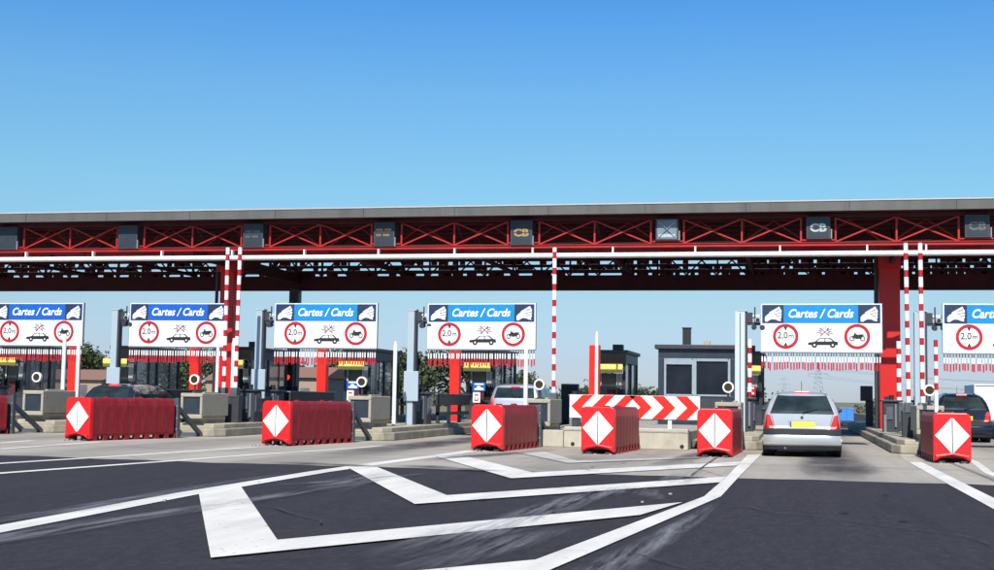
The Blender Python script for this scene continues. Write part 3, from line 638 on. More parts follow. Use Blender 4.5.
# ---------------------------------------------------------------- toll booths
def booth(k):
    x = isl(k)-.03; t = thing('toll_booth', f'narrow toll booth with yellow panel, {ISL[k]}', 'toll booth', (x, 46, .28), 0, 'narrow toll booths with yellow panels')
    w2 = .50; Z = 2.6-.03; D = 3.7
    mb = MB(); mb.box(-w2, w2, .02, D, 0, .75).box(-w2, w2, .02, D, 2.12, Z-.12)
    for yy in (.02, 1.75, D-.1):
        for sg in (-1, 1): mb.box(sg*w2-(.09 if sg > 0 else 0), sg*w2+(.09 if sg < 0 else 0), yy, yy+.10, .75, 2.12)
    mb.build('wall', 'navy_metal', t)
    MB().box(-w2-.08, w2+.08, -.04, D+.1, Z-.12, Z).build('roof', 'dark_grey', t, bevel=.01)
    MB().box(-w2-.02, w2+.02, -.02, .018, 2.08, Z-.125).build('fascia', 'tan_fascia', t)
    yp_ = MB().box(-w2, w2-.02, -.66, -.63, 1.76, 2.06).build('yellow_panel', 'yellow', t)
    for sg in (-.4, .4): MB().box(sg-.02, sg+.02, -.63, .02, 1.90, 1.94).build('bracket', 'dark_grey', yp_)  # brackets added to hang the panel forward, clear of the truss shadow
    MB().box(-w2+.03, w2-.03, .14, .16, .02, 1.76).build('doorway', 'glass', t)
    MB().box(-w2, w2, -.01, .02, .0, .55).build('front_panel', 'dark_grey', t)
    MB().box(-.14, .12, -.03, -.012, .3, 1.2).build('counter', 'dark_maroon', t)
    mb = MB()
    for i in range(9):
        xx = -w2+.05+i*.035 if i < 3 else w2-.32+(i-3)*.045
        mb.box(xx, xx+.02, .09, .10, 1.25+random.uniform(-.05, .05), 1.76)
    mb.build('strip_curtain', 'white_paint', t)
    for sg in (-1, 1):
        for ya, yb in ((.13, 1.74), (1.86, D-.11)):
            o = MB().box(min(sg*(w2-.04), sg*(w2-.055)), max(sg*(w2-.04), sg*(w2-.055)), ya, yb, .76, 2.11).build('side_window', 'booth_glass', t)
            MB().box(min(sg*(w2-.035), sg*(w2-.0)), max(sg*(w2-.035), sg*(w2-.0)), ya+.95, ya+1.02, .76, 2.11).build('glazing_bar', 'navy_metal', o)
    MB().box(-.12, .24, 1.2, 1.6, Z, Z+.24).build('roof_vent', 'dark_grey', t, bevel=.01)
    return t
for k in range(-7, 2):
    if k in (-6, -5, -4, -3, -2, -1, 0, 1, -7): booth(k) if k not in (0,) else None

# large booth on the closed lane
t = thing('control_booth', 'large dark navy booth with pale framed windows on the closed lane', 'toll booth', (-2.9, 40, .42))
w2 = 1.13; Z = 2.36; D = 3.4
MB().box(-w2, w2, 0, D, 0, .86).box(-w2, w2, 0, D, 1.98, Z-.1).box(-w2, -w2+.18, 0, D, .86, 1.98).box(w2-.12, w2, 0, D, .86, 1.98).box(-w2+.18, w2-.12, D-.1, D, .86, 1.98).build('wall', 'navy_metal', t, bevel=.008)
MB().box(-w2-.10, w2+.10, -.12, D+.1, Z-.10, Z+.03).build('roof', 'dark_grey', t, bevel=.012)
for a0, a1, nm in ((-w2+.18, -.05, 'window'), (-.05, w2-.12, 'window')):
    o = MB().box(a0+.05, a1-.05, .03, .045, .91, 1.93).build(nm, 'dark_glass', t)
    MB().box(a0, a0+.06, -.02, .05, .86, 1.98).box(a1-.07, a1, -.02, .05, .86, 1.98).box(a0+.06, a1-.07, -.018, .03, 1.80 if a0 < -.5 else 1.90, 1.93).box(a0+.05, a1-.05, -.02, .05, .86, .91).box(a0+.05, a1-.05, -.02, .05, 1.93, 1.98).build('window_frame', 'window_frame', o)
MB().box(-.44, -.20, .4, .64, Z+.03, Z+.54).box(-.46, -.18, .38, .66, Z+.54, Z+.57).build('chimney', 'black', t)
MB().box(.18, .38, .5, .7, Z+.03, Z+.17).build('roof_vent', 'housing', t)
MB().box(-w2+.3, w2-.3, -.012, .0, .08, .80).build('lower_panel', 'dark_grey', t)
MB().box(-.9, -.55, -.03, -.013, .30, .5).build('notice_plate', 'white_paint', t)

# payment signs and traffic lights at booth fronts
for k, lb in [(-4, 'small blue and white notice with red numeral plate before the fourth booth'), (-3, 'small blue notice above white plate at the off-roader'), (-5, 'small blue notice half hidden at the paired booms'), (-1, 'small notice on stand left of the silver hatchback')]:
    t = thing('payment_notice', lb, 'notice', (isl(k)+.05, 45.3, .28), 0, 'small payment notices before the booths')
    MB().box(-.03, .03, .03, .08, 0, 1.35).build('stand', 'dark_grey', t)
    MB().box(-.22, .24, 0, .03, 1.06, 1.36).build('blue_plate', 'sign_blue_deep' if k != -1 else 'ring_red', t)
    MB().prism([(-.15, 1.10), (.18, 1.10), (.18, 1.16), (.08, 1.19), (.05, 1.24), (-.05, 1.24), (-.08, 1.17), (-.15, 1.16)], -.008, -.001).box(-.15, .18, -.006, -.001, 1.28, 1.33).build('symbol', 'sign_white', t)
    MB().box(-.20, .06, -.01, .03, .66, 1.02).build('white_plate', 'sign_white', t)
    mb = MB().box(-.14, .0, -.016, -.011, .90, .95).box(-.14, .0, -.016, -.011, .72, .76).box(-.14, -.11, -.016, -.011, .76, .84).box(-.03, 0, -.016, -.011, .76, .84); mb.build('red_mark', 'ring_red', t)

t = thing('traffic_signal', 'dark signal head with lit red lamp beneath the third sign', 'traffic signal', (-19.78, 49.9, .28))
MB().box(-.19, .19, 0, .25, .9, 2.35).build('housing', 'black', t, bevel=.03)
MB().disc(.0, 1.50, .10, -.012, 20).build('red_lamp', 'lamp_red', t)
mb = MB()
for z in (1.5, 1.95, 1.1): mb.tube((0, -.12, z+.02), (0, -.001, z+.02), .13, 16, cap=False)
mb.build('visor', 'black', t)
MB().tube((0, .12, 0), (0, .12, .9), .05, 8).build('pole', 'dark_grey', t)
MB().box(-.42, .42, .02, .06, .55, 1.15).build('backing_board', 'navy_metal', t)
t = thing('boxed_display', 'dark navy box on a dark post left of the big red column', 'display box', (2.58, 49.6, .0))
MB().box(-.30, .12, -.1, .2, 1.22, 1.76).build('box', 'navy_metal', t, bevel=.015)
MB().box(-.12, .14, 0, .16, .0, 1.22).build('post', 'navy_metal', t)
tag(MB().box(-.38, .38, 0, .4, 0, .62).build('dark_cabinet', 'navy_metal', None, (-9.75, 58, 1.15-.62+.0), bevel=.02), 'dark navy box seen beyond the wall left of the chevron board', 'cabinet')
for o in [q for q in COL.objects if q.name == 'dark_cabinet']: o.location.z = 0; o.scale = (1, 1, 1.77/.62)

t = thing('lantern_post', 'dark slender post with lantern head left of the sign above the off-roader', 'lamp post', (-14.44, 50.0, .0))
MB().tube((0, 0, 0), (0, 0, 2.35), .10, 10, r2=.075).build('shaft', 'navy_metal', t)
MB().tube((0, 0, 2.35), (0, 0, 2.62), .15, 10, r2=.11).build('lantern', 'black', t)
MB().tube((0, 0, 2.62), (0, 0, 2.82), .05, 8, r2=.03).build('finial', 'black', t)
# island machinery: payment terminals and guard rails
def terminal(x, y, label):
    t = thing('payment_terminal', label, 'payment machine', (x, y, .28), 0, 'dark payment machines on the islands')
    MB().box(-.24, .20, 0, .55, 0, .92).build('cabinet', 'dark_grey', t, bevel=.02)
    MB().box(.20, .24, .06, .48, .35, .86).build('side_screen', 'booth_glass', t)
    MB().box(-.30, .28, -.05, .6, .92, .98).build('hood', 'navy_metal', t, bevel=.01)
    MB().box(-.16, .02, -.03, -.002, .42, .78).build('front_panel', 'bracket_grey', t)
    MB().tube((.1, -.04, .2), (.1, -.04, .86), .03, 8).tube((-.2, -.10, .05), (-.2, -.10, .55), .045, 8).build('conduit', 'pale_steel', t)
    MB().tube((.0, .2, .98), (.0, .2, 1.12), .07, 10).box(-.20, -.06, .1, .3, .98, 1.08).build('sensor', 'black', t)
for k in (-6, -5, -4, -3, -2, -1, 0): terminal(isl(k)+.25, 37.2, f'dark payment machine beside the post, {ISL[k]}')
terminal(isl(0)-.33, 40.2, 'dark ragged machine directly in front of the big red column')
terminal(isl(-4)+.35, 35.3, 'dark machine at the foot of the paired striped booms')
def rail(x, y0, y1, label):
    t = thing('guard_rail', label, 'guard rail', (x, y0, .28), 0, 'dark guard rails along the islands'); n = int((y1-y0)/1.3)+1
    MB().box(-.05, .05, 0, y1-y0, .60, .92).build('upper_board', 'dark_grey', t, bevel=.01)
    MB().box(-.12, .12, 0, y1-y0, .92, .95).build('top_rail', 'pale_steel', t)
    MB().box(-.04, .04, 0, y1-y0, .30, .40).build('lower_rail', 'bracket_grey', t)
    for i in range(n): MB().box(-.05, .05, i*1.3, i*1.3+.1, 0, .60).build('leg', 'pale_steel' if i % 2 else 'dark_grey', t)
for k in (-5, -4, -3): rail(isl(k)+.5, 38.2, 42.0, f'dark guard rail with pale top, {ISL[k]}')

# ---------------------------------------------------------------- chevron board
t = thing('chevron_board', 'wide white board with red chevrons pointing both ways on the low wall', 'chevron board', (-3.73, 31.42, .49))
W = 3.09; x0 = -W/2; z0, z1 = .215, .765
MB().box(x0, -x0, 0, .03, z0, z1).build('board', 'sign_white', t)
zm = (z0+z1)/2; e_ = .004; mb = MB()
def vee(xc, d, w_):
    """chevron band with tip at xc pointing in direction d"""
    h2 = (z1-z0)/2-.006; s2 = .27*d
    mb.prism([(xc-s2, zm+h2), (xc-s2-w_*d, zm+h2), (xc-w_*d, zm), (xc-s2-w_*d, zm-h2), (xc-s2, zm-h2), (xc, zm)], -.007, -.001)
for xc in (-1.50, -.99, -.48): vee(xc, -1, .26)
for xc in (.42, .97, 1.52): vee(xc, 1, .27)
mb.build('chevrons', 'ring_red', t).data.materials[0] = M_['red_paint']
for x in (-.58+.16, .84): MB().box(x-.045, x+.045, .032, .10, -.0, z0+.2).build('support', 'white_paint', t)
MB().box(-1.47, -1.34, .032, .12, -.0, z0+.1).build('support', 'dark_grey', t)

# ---------------------------------------------------------------- canopy
cn = thing('toll_canopy', 'long red steel canopy with grey fascia spanning every toll lane', 'canopy', (0, 0, 0))
CX0, CX1 = -46., 29.5; Y0, Y1 = 41.3, 52.4; ZB, ZT = 6.98, 7.32
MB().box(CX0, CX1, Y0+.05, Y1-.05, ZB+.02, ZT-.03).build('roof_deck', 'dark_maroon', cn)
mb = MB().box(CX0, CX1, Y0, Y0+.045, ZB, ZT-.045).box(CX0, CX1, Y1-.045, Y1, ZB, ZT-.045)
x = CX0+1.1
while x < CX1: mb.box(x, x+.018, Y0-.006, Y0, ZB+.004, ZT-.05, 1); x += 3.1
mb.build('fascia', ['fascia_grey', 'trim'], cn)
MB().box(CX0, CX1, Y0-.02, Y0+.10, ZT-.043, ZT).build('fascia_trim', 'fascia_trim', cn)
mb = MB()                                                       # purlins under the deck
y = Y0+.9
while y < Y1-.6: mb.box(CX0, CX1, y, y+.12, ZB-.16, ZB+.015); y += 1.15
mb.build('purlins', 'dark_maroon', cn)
Yt = 41.8
mb = MB().box(CX0, CX1, Yt, Yt+.16, 5.985, 6.06).box(CX0, CX1, Yt-.04, Yt+.22, 6.06, 6.08).box(CX0, CX1, Yt-.02, Yt+.21, 5.965, 5.985)
mb.build('front_bottom_chord', 'red_steel', cn)
MB().box(CX0, CX1, Yt+.06, Yt+.18, 6.86, 6.97).build('front_top_chord', 'dark_maroon', cn)  # darker than the bottom chord, the overhang's shade painted in
BW = .52
def lanes(): return range(-9, 6)
for k in lanes():
    xc = XL+P*k-.04
    if xc-3 < CX0 or xc+3 > CX1: pass
    a_ = xc+BW; b_ = xc+P-BW; mid = (a_+b_)/2
    for xx in (xc-BW-.0, xc+BW, mid): MB().box(xx-.028, xx+.028, Yt+.05, Yt+.11, 6.085, 6.84).build('truss_post', 'red_steel', cn)
    for p0, p1 in ((a_, mid), (mid, b_)):
        MB().beam((p0+.03, Yt+.04, 6.10), (p1-.03, Yt+.04, 6.83), .035, .045).beam((p0+.03, Yt+.11, 6.83), (p1-.03, Yt+.11, 6.10), .035, .045).build('truss_cross_brace', 'red_steel', cn)
    MB().box(xc-BW, xc+BW, Yt+.02, Yt+.08, 6.13, 6.17).build('display_ledge', 'red_steel', cn)
# second leaf of the front truss, in shade
mb = MB().box(CX0, CX1, Yt+1.0, Yt+1.14, 5.95, 6.07); 
x = CX0
while x < CX1-2: mb.beam((x, Yt+1.05, 6.1), (x+1.16, Yt+1.05, 6.9), .04, .04).beam((x+1.16, Yt+1.09, 6.9), (x+2.32, Yt+1.09, 6.1), .04, .04); x += 2.325
mb.build('inner_truss', 'red_steel', cn)
# pale pipe hung from the bottom chord
MB().tube((CX0, Yt-.16, 5.70), (CX1, Yt-.16, 5.70), .085, 14).build('white_pipe', 'white_paint', cn, smooth=False)
x = CX0+.5
while x < CX1:
    MB().box(x-.025, x+.025, Yt-.17, Yt-.02, 5.78, 5.965).build('pipe_hanger', 'white_paint', cn); x += 1.72 if int(x*10) % 2 else 2.6
for k in lanes():
    x = XL+P*k+1.3
    if CX0 < x < CX1: MB().box(x-.16, x+.16, Yt+.22, Yt+.42, 5.80, 5.90).build('flood_lamp', 'case_grey', cn)
for x in range(-44, 29, 6): MB().box(x, x+.06, Y0-.012, Y0-.007, ZB+.0, ZT-.05).build('fascia_joint_cover', 'trim', cn) if False else None
mb = MB(); rc = random.Random(8); x = CX0
while x < CX1-1:
    x2 = x+rc.uniform(.8, 1.6); mb.tube((x, Yt+.10, 6.10+rc.uniform(0, .03)), (x2, Yt+.12, 6.10+rc.uniform(0, .05)), .016, 5, cap=False); x = x2
mb.build('cable_run', 'black', cn)
# rear truss: deep bottom girder, lattice above, closed top band
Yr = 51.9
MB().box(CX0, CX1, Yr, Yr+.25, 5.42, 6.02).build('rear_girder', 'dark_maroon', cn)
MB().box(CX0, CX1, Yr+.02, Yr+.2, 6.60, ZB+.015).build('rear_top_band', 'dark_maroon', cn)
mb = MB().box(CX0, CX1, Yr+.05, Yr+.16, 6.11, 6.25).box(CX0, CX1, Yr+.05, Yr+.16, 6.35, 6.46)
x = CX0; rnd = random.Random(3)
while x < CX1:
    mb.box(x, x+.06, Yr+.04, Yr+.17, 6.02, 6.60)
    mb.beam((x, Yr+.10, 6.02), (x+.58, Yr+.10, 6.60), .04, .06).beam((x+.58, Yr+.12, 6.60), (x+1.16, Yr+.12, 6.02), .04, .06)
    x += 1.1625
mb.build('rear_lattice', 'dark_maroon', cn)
mb = MB(); x = CX0                                              # random plates added to block some of the lattice's sky gaps
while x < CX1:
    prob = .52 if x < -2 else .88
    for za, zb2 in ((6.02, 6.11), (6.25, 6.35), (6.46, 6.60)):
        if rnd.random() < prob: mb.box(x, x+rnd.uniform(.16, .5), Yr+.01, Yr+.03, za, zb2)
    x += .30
mb.build('gap_plates', 'dark_maroon', cn)
# cross girders front to back
for k in range(-10, 7):
    x = isl(k); full = (k-0) % 5 == 0
    mb = MB().box(x-.06, x+.06, Yt+.2, Yr, 6.0 if not full else 5.7, 6.12 if not full else 6.1)
    n = 7; dy = (Yr-Yt-.2)/n
    for i in range(n): mb.beam((x, Yt+.2+i*dy, 6.1 if i % 2 else 6.82), (x, Yt+.2+(i+1)*dy, 6.82 if i % 2 else 6.1), .05, .05)
    mb.build('cross_girder', 'dark_maroon', cn)
for x in (3.0-2*23.25+.0, 3.0-23.25, 3.0, 3.0+23.25):
    if x < CX0: x = CX0+.6
    hw_ = .33 if x > 0 else .26
    o = MB().box(x-hw_, x+hw_, 44.85, 45.35, .28, 6.0).build('front_column', 'column_red', cn, bevel=.02)
    MB().box(x-.45, x+.45, 44.7, 45.5, .28, .34).build('base_plate', 'dark_grey', o)
    MB().box(x-.10, x+.30, 51.2, 51.6, .28, 5.45).build('rear_column', 'navy_metal', cn, bevel=.02)
    MB().box(x-.36, x+.36, 44.7, 45.5, 5.55, 6.0).build('column_head', 'column_red', cn)
    MB().tube((x-.43, 44.95, .3), (x-.43, 44.95, 5.9), .06, 8).build('downpipe', 'dark_grey', cn)

# lane indicator boxes in the truss
LBL = {-6: ('blank grey lane display, leftmost in the truss', None), -5: ('blank grey lane display, second from the left in the truss', None), -4: ('grey lane display with faint dots, third from the left', 'dim_led'),
       -3: ('grey lane display with faint amber characters, fourth from the left', 'amber'), -2: ('dark lane display with bright amber characters', 'amber'), -1: ('pale lane display lit white with a cross', 'cross'),
       0: ('lane display with white characters above the silver hatchback', 'pale_led'), 1: ('lane display with faint greenish characters at the right', 'dim_led')}
for k in range(-5, 3):
    kk = k-1; lb, ch = LBL[kk+0] if kk in LBL else ('x', None)
    x = XL+P*kk-.04+.0; t = thing('lane_display', lb, 'lane display', (x, Yt-.05, 6.17), 0, 'lane displays in the canopy truss')
    W = .72; H = .70
    if kk <= -2: H = .82; t.location.z = 6.06; t.location.x -= .05
    MB().box(-W/2, W/2, -.02, .45, 0, H).build('case', 'case_grey', t, bevel=.015)
    MB().box(-W/2+.05, W/2-.05, -.028, -.021, .05, H-.05).build('screen', 'screen_pale' if ch == 'cross' else 'screen', t)
    mb = MB(); m_ = ch
    if ch == 'cross':
        for sg in (-1, 1): mb.beam((-.24*sg, -.034, .12), (.24*sg, -.034, .58), .10, .006)
        mb.box(-.26, .26, -.036, -.030, .10, .2); m_ = 'pale_led'
        mb.build('lit_cross', m_, t)
    elif ch:
        nm = kk == -3
        if kk in (-3, -4):
            for row in (.34, .52):
                for c_ in range(9):
                    if (c_*7+int(row*100)) % 5: mb.box(-.26+c_*.058, -.26+c_*.058+.04, -.032, -.029, row, row+.07)
            mb.build('lit_rows', 'dim_amber' if nm else 'dim_led', t)
        else:
            put_text(mb, 'CB', -.25, H*.5-.13, -.032, .26, .50, off=.04)
            mb.build('lit_characters', m_, t, fixn=False)
            MB().box(-.29, .29, -.037, -.034, H*.5-.014, H*.5+.014).build('dark_bar', 'screen', t)
    MB().box(W/2+.01, W/2+.05, -.04, .0, .0, .3).build('side_fixing', 'pale_steel', t)

# ---------------------------------------------------------------- vehicles
def interp(T, x):
    if x <= T[0][0]: return T[0][1]
    for (a_, b_), (c_, d_) in zip(T, T[1:]):
        if x <= c_: return b_+(d_-b_)*(x-a_)/(c_-a_)
    return T[-1][1]
def car(name, label, cat, X, Y, paint, kind='hatch', W=1.64, L=3.77, H=1.41, rz=0.):
    t = thing(name, label, cat, (X, Y, zg(Y)), rz)
    sl_, sh, sw = L/3.77, H/1.41, W/1.64
    if kind == 'hatch':
        top = [(0, .60), (.025, .64), (.04, .78), (.065, .95), (.20, 1.15), (.35, 1.32), (.50, 1.37), (.8, 1.40), (1.3, 1.41), (1.9, 1.37), (2.35, 1.17), (2.72, .97), (3.2, .88), (3.6, .74), (3.77, .56)]
        prof = [(.18, .86), (.30, .96), (.50, 1.0), (.75, 1.0), (.93, .955), (1.15, .85), (1.25, .775), (1.35, .655), (1.41, .50)]
        gz = (.93, 1.345); rx0, rx1 = .665, .50
    else:
        top = [(0, .66), (.03, .72), (.06, .90), (.10, 1.02), (.18, 1.22), (.28, 1.38), (.45, 1.42), (1.3, 1.43), (2.0, 1.40), (2.4, 1.2), (2.72, 1.03), (3.2, .98), (3.65, .86), (3.77, .6)]
        prof = [(.2, .88), (.35, .97), (.55, 1.0), (.85, 1.0), (1.0, .97), (1.2, .90), (1.35, .82), (1.43, .72)]
        gz = (1.03, 1.33); rx0, rx1 = .66, .58
    top = [(a_*sl_, b_*sh) for a_, b_ in top]; prof = [(a_*sh, b_) for a_, b_ in prof]; gz = (gz[0]*sh, gz[1]*sh); rx0 *= sw; rx1 *= sw
    wid = [(0, .68), (.03, .74), (.10, .785), (.25, .805), (.6, .82), (2.9, .82), (3.4, .79), (3.65, .72), (3.77, .60)]; wid = [(a_*sl_, b_*sw) for a_, b_ in wid]
    zt_ = lambda y: interp(top, y); wd = lambda y: interp(wid, y); pf = lambda z: interp(prof, z)
    ys_ = sorted(set([a_ for a_, _ in top]+[a_ for a_, _ in wid]+[1.0*sl_, 1.6*sl_, 2.1*sl_])); zb = .24*sh; mb = MB(); N = 9; ring_n = None; rings = []
    for y in ys_:
        z1 = zt_(y); half = []
        for i in range(N): z = zb+(z1-.06-zb)*i/(N-1); half.append((wd(y)*pf(z), z))
        xt = half[-1][0]; half += [(xt*.965, z1-.030), (xt*.89, z1-.006), (xt*.72, z1+.009), (xt*.4, z1+.018)]
        R_ = [(x, z) for x, z in half]+[(0, z1+.02)]+[(-x, z) for x, z in reversed(half)]
        rings.append(len(mb.v)); mb.v += [(x, y, z) for x, z in R_]; ring_n = len(R_)
    for a0, a1 in zip(rings, rings[1:]):
        for q in range(ring_n): mb.f.append((a0+q, a0+(q+1) % ring_n, a1+(q+1) % ring_n, a1+q)); mb.m.append(0)
    mb.f.append(tuple(rings[0]+q for q in range(ring_n))); mb.m.append(0); mb.f.append(tuple(rings[-1]+q for q in reversed(range(ring_n)))); mb.m.append(0)
    mb.build('body', paint, t, smooth=True)
    def inv(z):
        for (a_, b_), (c_, d_) in zip(top, top[1:]):
            if b_ <= z <= d_: return a_+(c_-a_)*(z-b_)/(d_-b_+1e-9)
        return top[0][0]
    def rear(x, z, off):
        ww = abs(x)/max(pf(z), .1); yy = inv(z)
        for (a_, b_), (c_, d_) in zip(wid, wid[1:]):
            if b_ <= ww <= d_ and c_ < 1: yy = max(yy, a_+(c_-a_)*(ww-b_)/(d_-b_+1e-9))
        # crown of the section
        xx = abs(x)/(wd(yy)*pf(z)+1e-6); yy -= 0
        return (x, yy-off, z)
    def rpatch(nm, quad, m_, off=.014, nu=10, nv=6, par=t):
        """quad = corner x,z: bottom left, bottom right, top right, top left"""
        mb = MB(); g = []
        for j in range(nv+1):
            for i in range(nu+1):
                u, v = i/nu, j/nv; x = (quad[0][0]*(1-u)+quad[1][0]*u)*(1-v)+(quad[3][0]*(1-u)+quad[2][0]*u)*v; z = (quad[0][1]*(1-u)+quad[1][1]*u)*(1-v)+(quad[3][1]*(1-u)+quad[2][1]*u)*v
                mb.v.append(rear(x, z, off))
        n0 = len(mb.v); mb.v += [(a_, b_+off+.02, c_) for a_, b_, c_ in mb.v]
        for j in range(nv):
            for i in range(nu):
                a0 = j*(nu+1)+i; mb.f.append((a0, a0+1, a0+nu+2, a0+nu+1)); mb.m.append(0)
        bd = [i for i in range(nu+1)]+[j*(nu+1)+nu for j in range(1, nv+1)]+[nv*(nu+1)+i for i in range(nu-1, -1, -1)]+[j*(nu+1) for j in range(nv-1, 0, -1)]
        for q in range(len(bd)): a0, b0 = bd[q], bd[(q+1) % len(bd)]; mb.f.append((a0, b0, b0+n0, a0+n0)); mb.m.append(0)
        return mb.build(nm, m_, par, smooth=False)
    g0, g1 = gz
    rw = rpatch('rear_window', [(-rx0, g0), (rx0, g0), (rx1, g1), (-rx1, g1)], 'glass', .022, 14, 8)
    MB().beam((0.02*sw, rear(0, g0+.02, .05)[1], g0+.02), (.34*sw, rear(0, g0+.10, .05)[1], g0+.10), .012, .02).build('wiper', 'black', rw)
    # high brake light
    yb = inv(g1)
    MB().box(-.15*sw, .15*sw, yb-.04, yb+.12, g1+.005, g1+.045).build('high_brake_light', 'brake_red', t, bevel=.008)
    # tail lights
    for sg in (-1, 1):
        if kind == 'hatch':
            q = [(.575, .605*sh), (.782, .605*sh), (.735, .90*sh), (.665, .885*sh)]
        else: q = [(.66, .72*sh), (.80, .72*sh), (.77, 1.06*sh), (.69, 1.06*sh)]
        q = [(a_*sw, b_) for a_, b_ in q]
        if sg < 0: q = [(-q[1][0], q[1][1]), (-q[0][0], q[0][1]), (-q[3][0], q[3][1]), (-q[2][0], q[2][1])]
        tl = rpatch('tail_light', q, 'tail_red', .024, 4, 6)
        if name == 'dark_hatchback':
            cxm = sum(p_[0] for p_ in q)/4; MB().tube((cxm-.0, rear(cxm, .80*sh, .04)[1], .80*sh), (cxm, rear(cxm, .80*sh, .0)[1], .80*sh), .06, 12).build('lit_lamp', 'brake_red', tl)
    # bumper: swept around the corners
    mb = MB(); pts = []
    for i in range(13):
        u = -1+i/6; pts.append((u*.805*sw, -.075+.0*u+.17*max(0, abs(u)-.72)**1.5*4))
    def sweep(prof_, mbx):
        n = len(pts); base = len(mbx.v)
        for z_, out in prof_:
            for i, (xa, ya) in enumerate(pts): mbx.v.append((xa*(1+out*.35), ya-out, z_))
        for j in range(len(prof_)-1):
            for i in range(n-1): a0 = base+j*n+i; mbx.f.append((a0, a0+1, a0+n+1, a0+n)); mbx.m.append(0)
        for j in (0, len(prof_)-1):
            b0 = len(mbx.v); r0_ = base+j*n; mbx.v += [(x_, .30, prof_[j][0]) for x_, _ in pts]
            for i in range(n-1): mbx.f.append((r0_+i, r0_+i+1, b0+i+1, b0+i)); mbx.m.append(0)
    mb = MB(); sweep([(.235*sh, -.05), (.27*sh, -.005), (.33*sh, .012), (.42*sh, .012), (.465*sh, -.004), (.48*sh, -.02)], mb); mb.build('rear_bumper', paint if kind == 'hatch' else 'trim', t, smooth=True)
    mb = MB(); sweep([(.475*sh, -.01), (.485*sh, .014), (.58*sh, .012), (.60*sh, -.012)], mb); mb.build('bumper_strip', 'trim', t, smooth=True)
    mb = MB(); sweep([(.16*sh, -.06), (.245*sh, -.045)], mb); mb.build('lower_valance', 'black', t)
    for sg in (-1, 1): rpatch('hatch_gap', [(sg*.565*sw-.004, .615*sh), (sg*.565*sw+.004, .615*sh), (sg*.635*sw+.004, .90*sh), (sg*.635*sw-.004, .90*sh)] if kind == 'hatch' else [(sg*.64*sw-.004, .62*sh), (sg*.64*sw+.004, .62*sh), (sg*.66*sw+.004, 1.0*sh), (sg*.66*sw-.004, 1.0*sh)], 'black', .010, 1, 4)
    MB().box(-.62*sw, .62*sw, .1, L-.3, .14, .26*sh).build('underbody', 'black', t)
    MB().tube((-.35*sw, -.03, .19), (-.35*sw, .3, .19), .025, 10).build('exhaust_pipe', 'rim', t)
    for sg in (-1, 1): MB().box(min(sg*.40*sw, sg*.412*sw), max(sg*.40*sw, sg*.412*sw), .55*sl_, 1.85*sl_, H-.012, H+.012).build('roof_channel', 'trim', t)
    # number plate and badge
    yp = rear(0, .7*sh, .0)[1]
    pl = MB().box(-.25, .27, yp-.030, yp-.012, .635*sh, .755*sh).build('number_plate', 'plate_yellow' if kind != 'white' else 'sign_white', t)
    MB().box(-.25, -.215, yp-.033, yp-.0305, .637*sh, .753*sh).build('blue_band', 'plate_blue', pl)
    MB().box(-.28, .28, yp-.012, yp+.02, .615*sh, .785*sh).build('plate_recess', paint, t)
    MB().prism([(0, .80*sh), (.035, .84*sh), (0, .88*sh), (-.035, .84*sh)], yp-.0+.0, yp+.08).build('badge', 'trim', t)
    # side windows
    for sg in (-1, 1):
        for ya, yb_, slant in ((.62*sl_, 1.35*sl_, .18), (1.42*sl_, 2.45*sl_, -.0)):
            mb = MB(); nu, nv = 6, 4
            for j in range(nv+1):
                for i in range(nu+1):
                    v = j/nv; z = g0+.02+(g1-.05-g0)*v
                    y_a = ya+slant*v*.3; y_b = yb_ if slant else yb_-(.42*sl_)*v
                    y = y_a+(y_b-y_a)*i/nu; zz = min(z, zt_(y)-.05)
                    mb.v.append((sg*(wd(y)*pf(zz)+.008), y, zz))
            for j in range(nv):
                for i in range(nu): a0 = j*(nu+1)+i; mb.f.append((a0, a0+1, a0+nu+2, a0+nu+1)); mb.m.append(0)
            mb.build('side_window', 'glass', t)
        MB().box(min(sg*.78*sw, sg*.90*sw), max(sg*.78*sw, sg*.90*sw), 2.30*sl_, 2.40*sl_, g0+.01, g0+.10).build('wing_mirror', 'trim', t, bevel=.03)
        mb = MB().box(min(sg*.818*sw, sg*.833*sw), max(sg*.818*sw, sg*.833*sw), 1.0*sl_, 2.8*sl_, .48*sh, .55*sh); mb.build('side_moulding', 'trim', t)
    mb = MB()                                                   # windscreen
    nu, nv = 8, 18; ya, yb_ = 1.98*sl_, 2.66*sl_
    for j in range(nv+1):
        y = ya+(yb_-ya)*j/nv
        for i in range(nu+1): u = -1+2*i/nu; xx = u*wd(y)*pf(zt_(y)-.03)*.88; mb.v.append((xx, y, zt_(y)+.052-.016*abs(u)))
    for j in range(nv):
        for i in range(nu): a0 = j*(nu+1)+i; mb.f.append((a0, a0+1, a0+nu+2, a0+nu+1)); mb.m.append(0)
    mb.build('windscreen', 'glass', t)
    for sg in (-1, 1):
        for yw in (.62*sl_, 3.08*sl_):
            xo = sg*.80*sw; xi = sg*.60*sw; r = .285*(sh if kind == 'hatch' else 1.22)
            MB().tube((sg*.56*sw, yw, r+.02), (sg*.812*sw, yw, r+.02), r+.05, 24).build('wheel_arch', 'black', t)
            wh = MB().tube((xi, yw, r), (xo+sg*.02, yw, r), r, 28).build('wheel', 'tyre', t, bevel=.02)
            MB().tube((xo+sg*.018, yw, r), (xo+sg*.03, yw, r), r*.62, 20).build('rim', 'rim', wh)
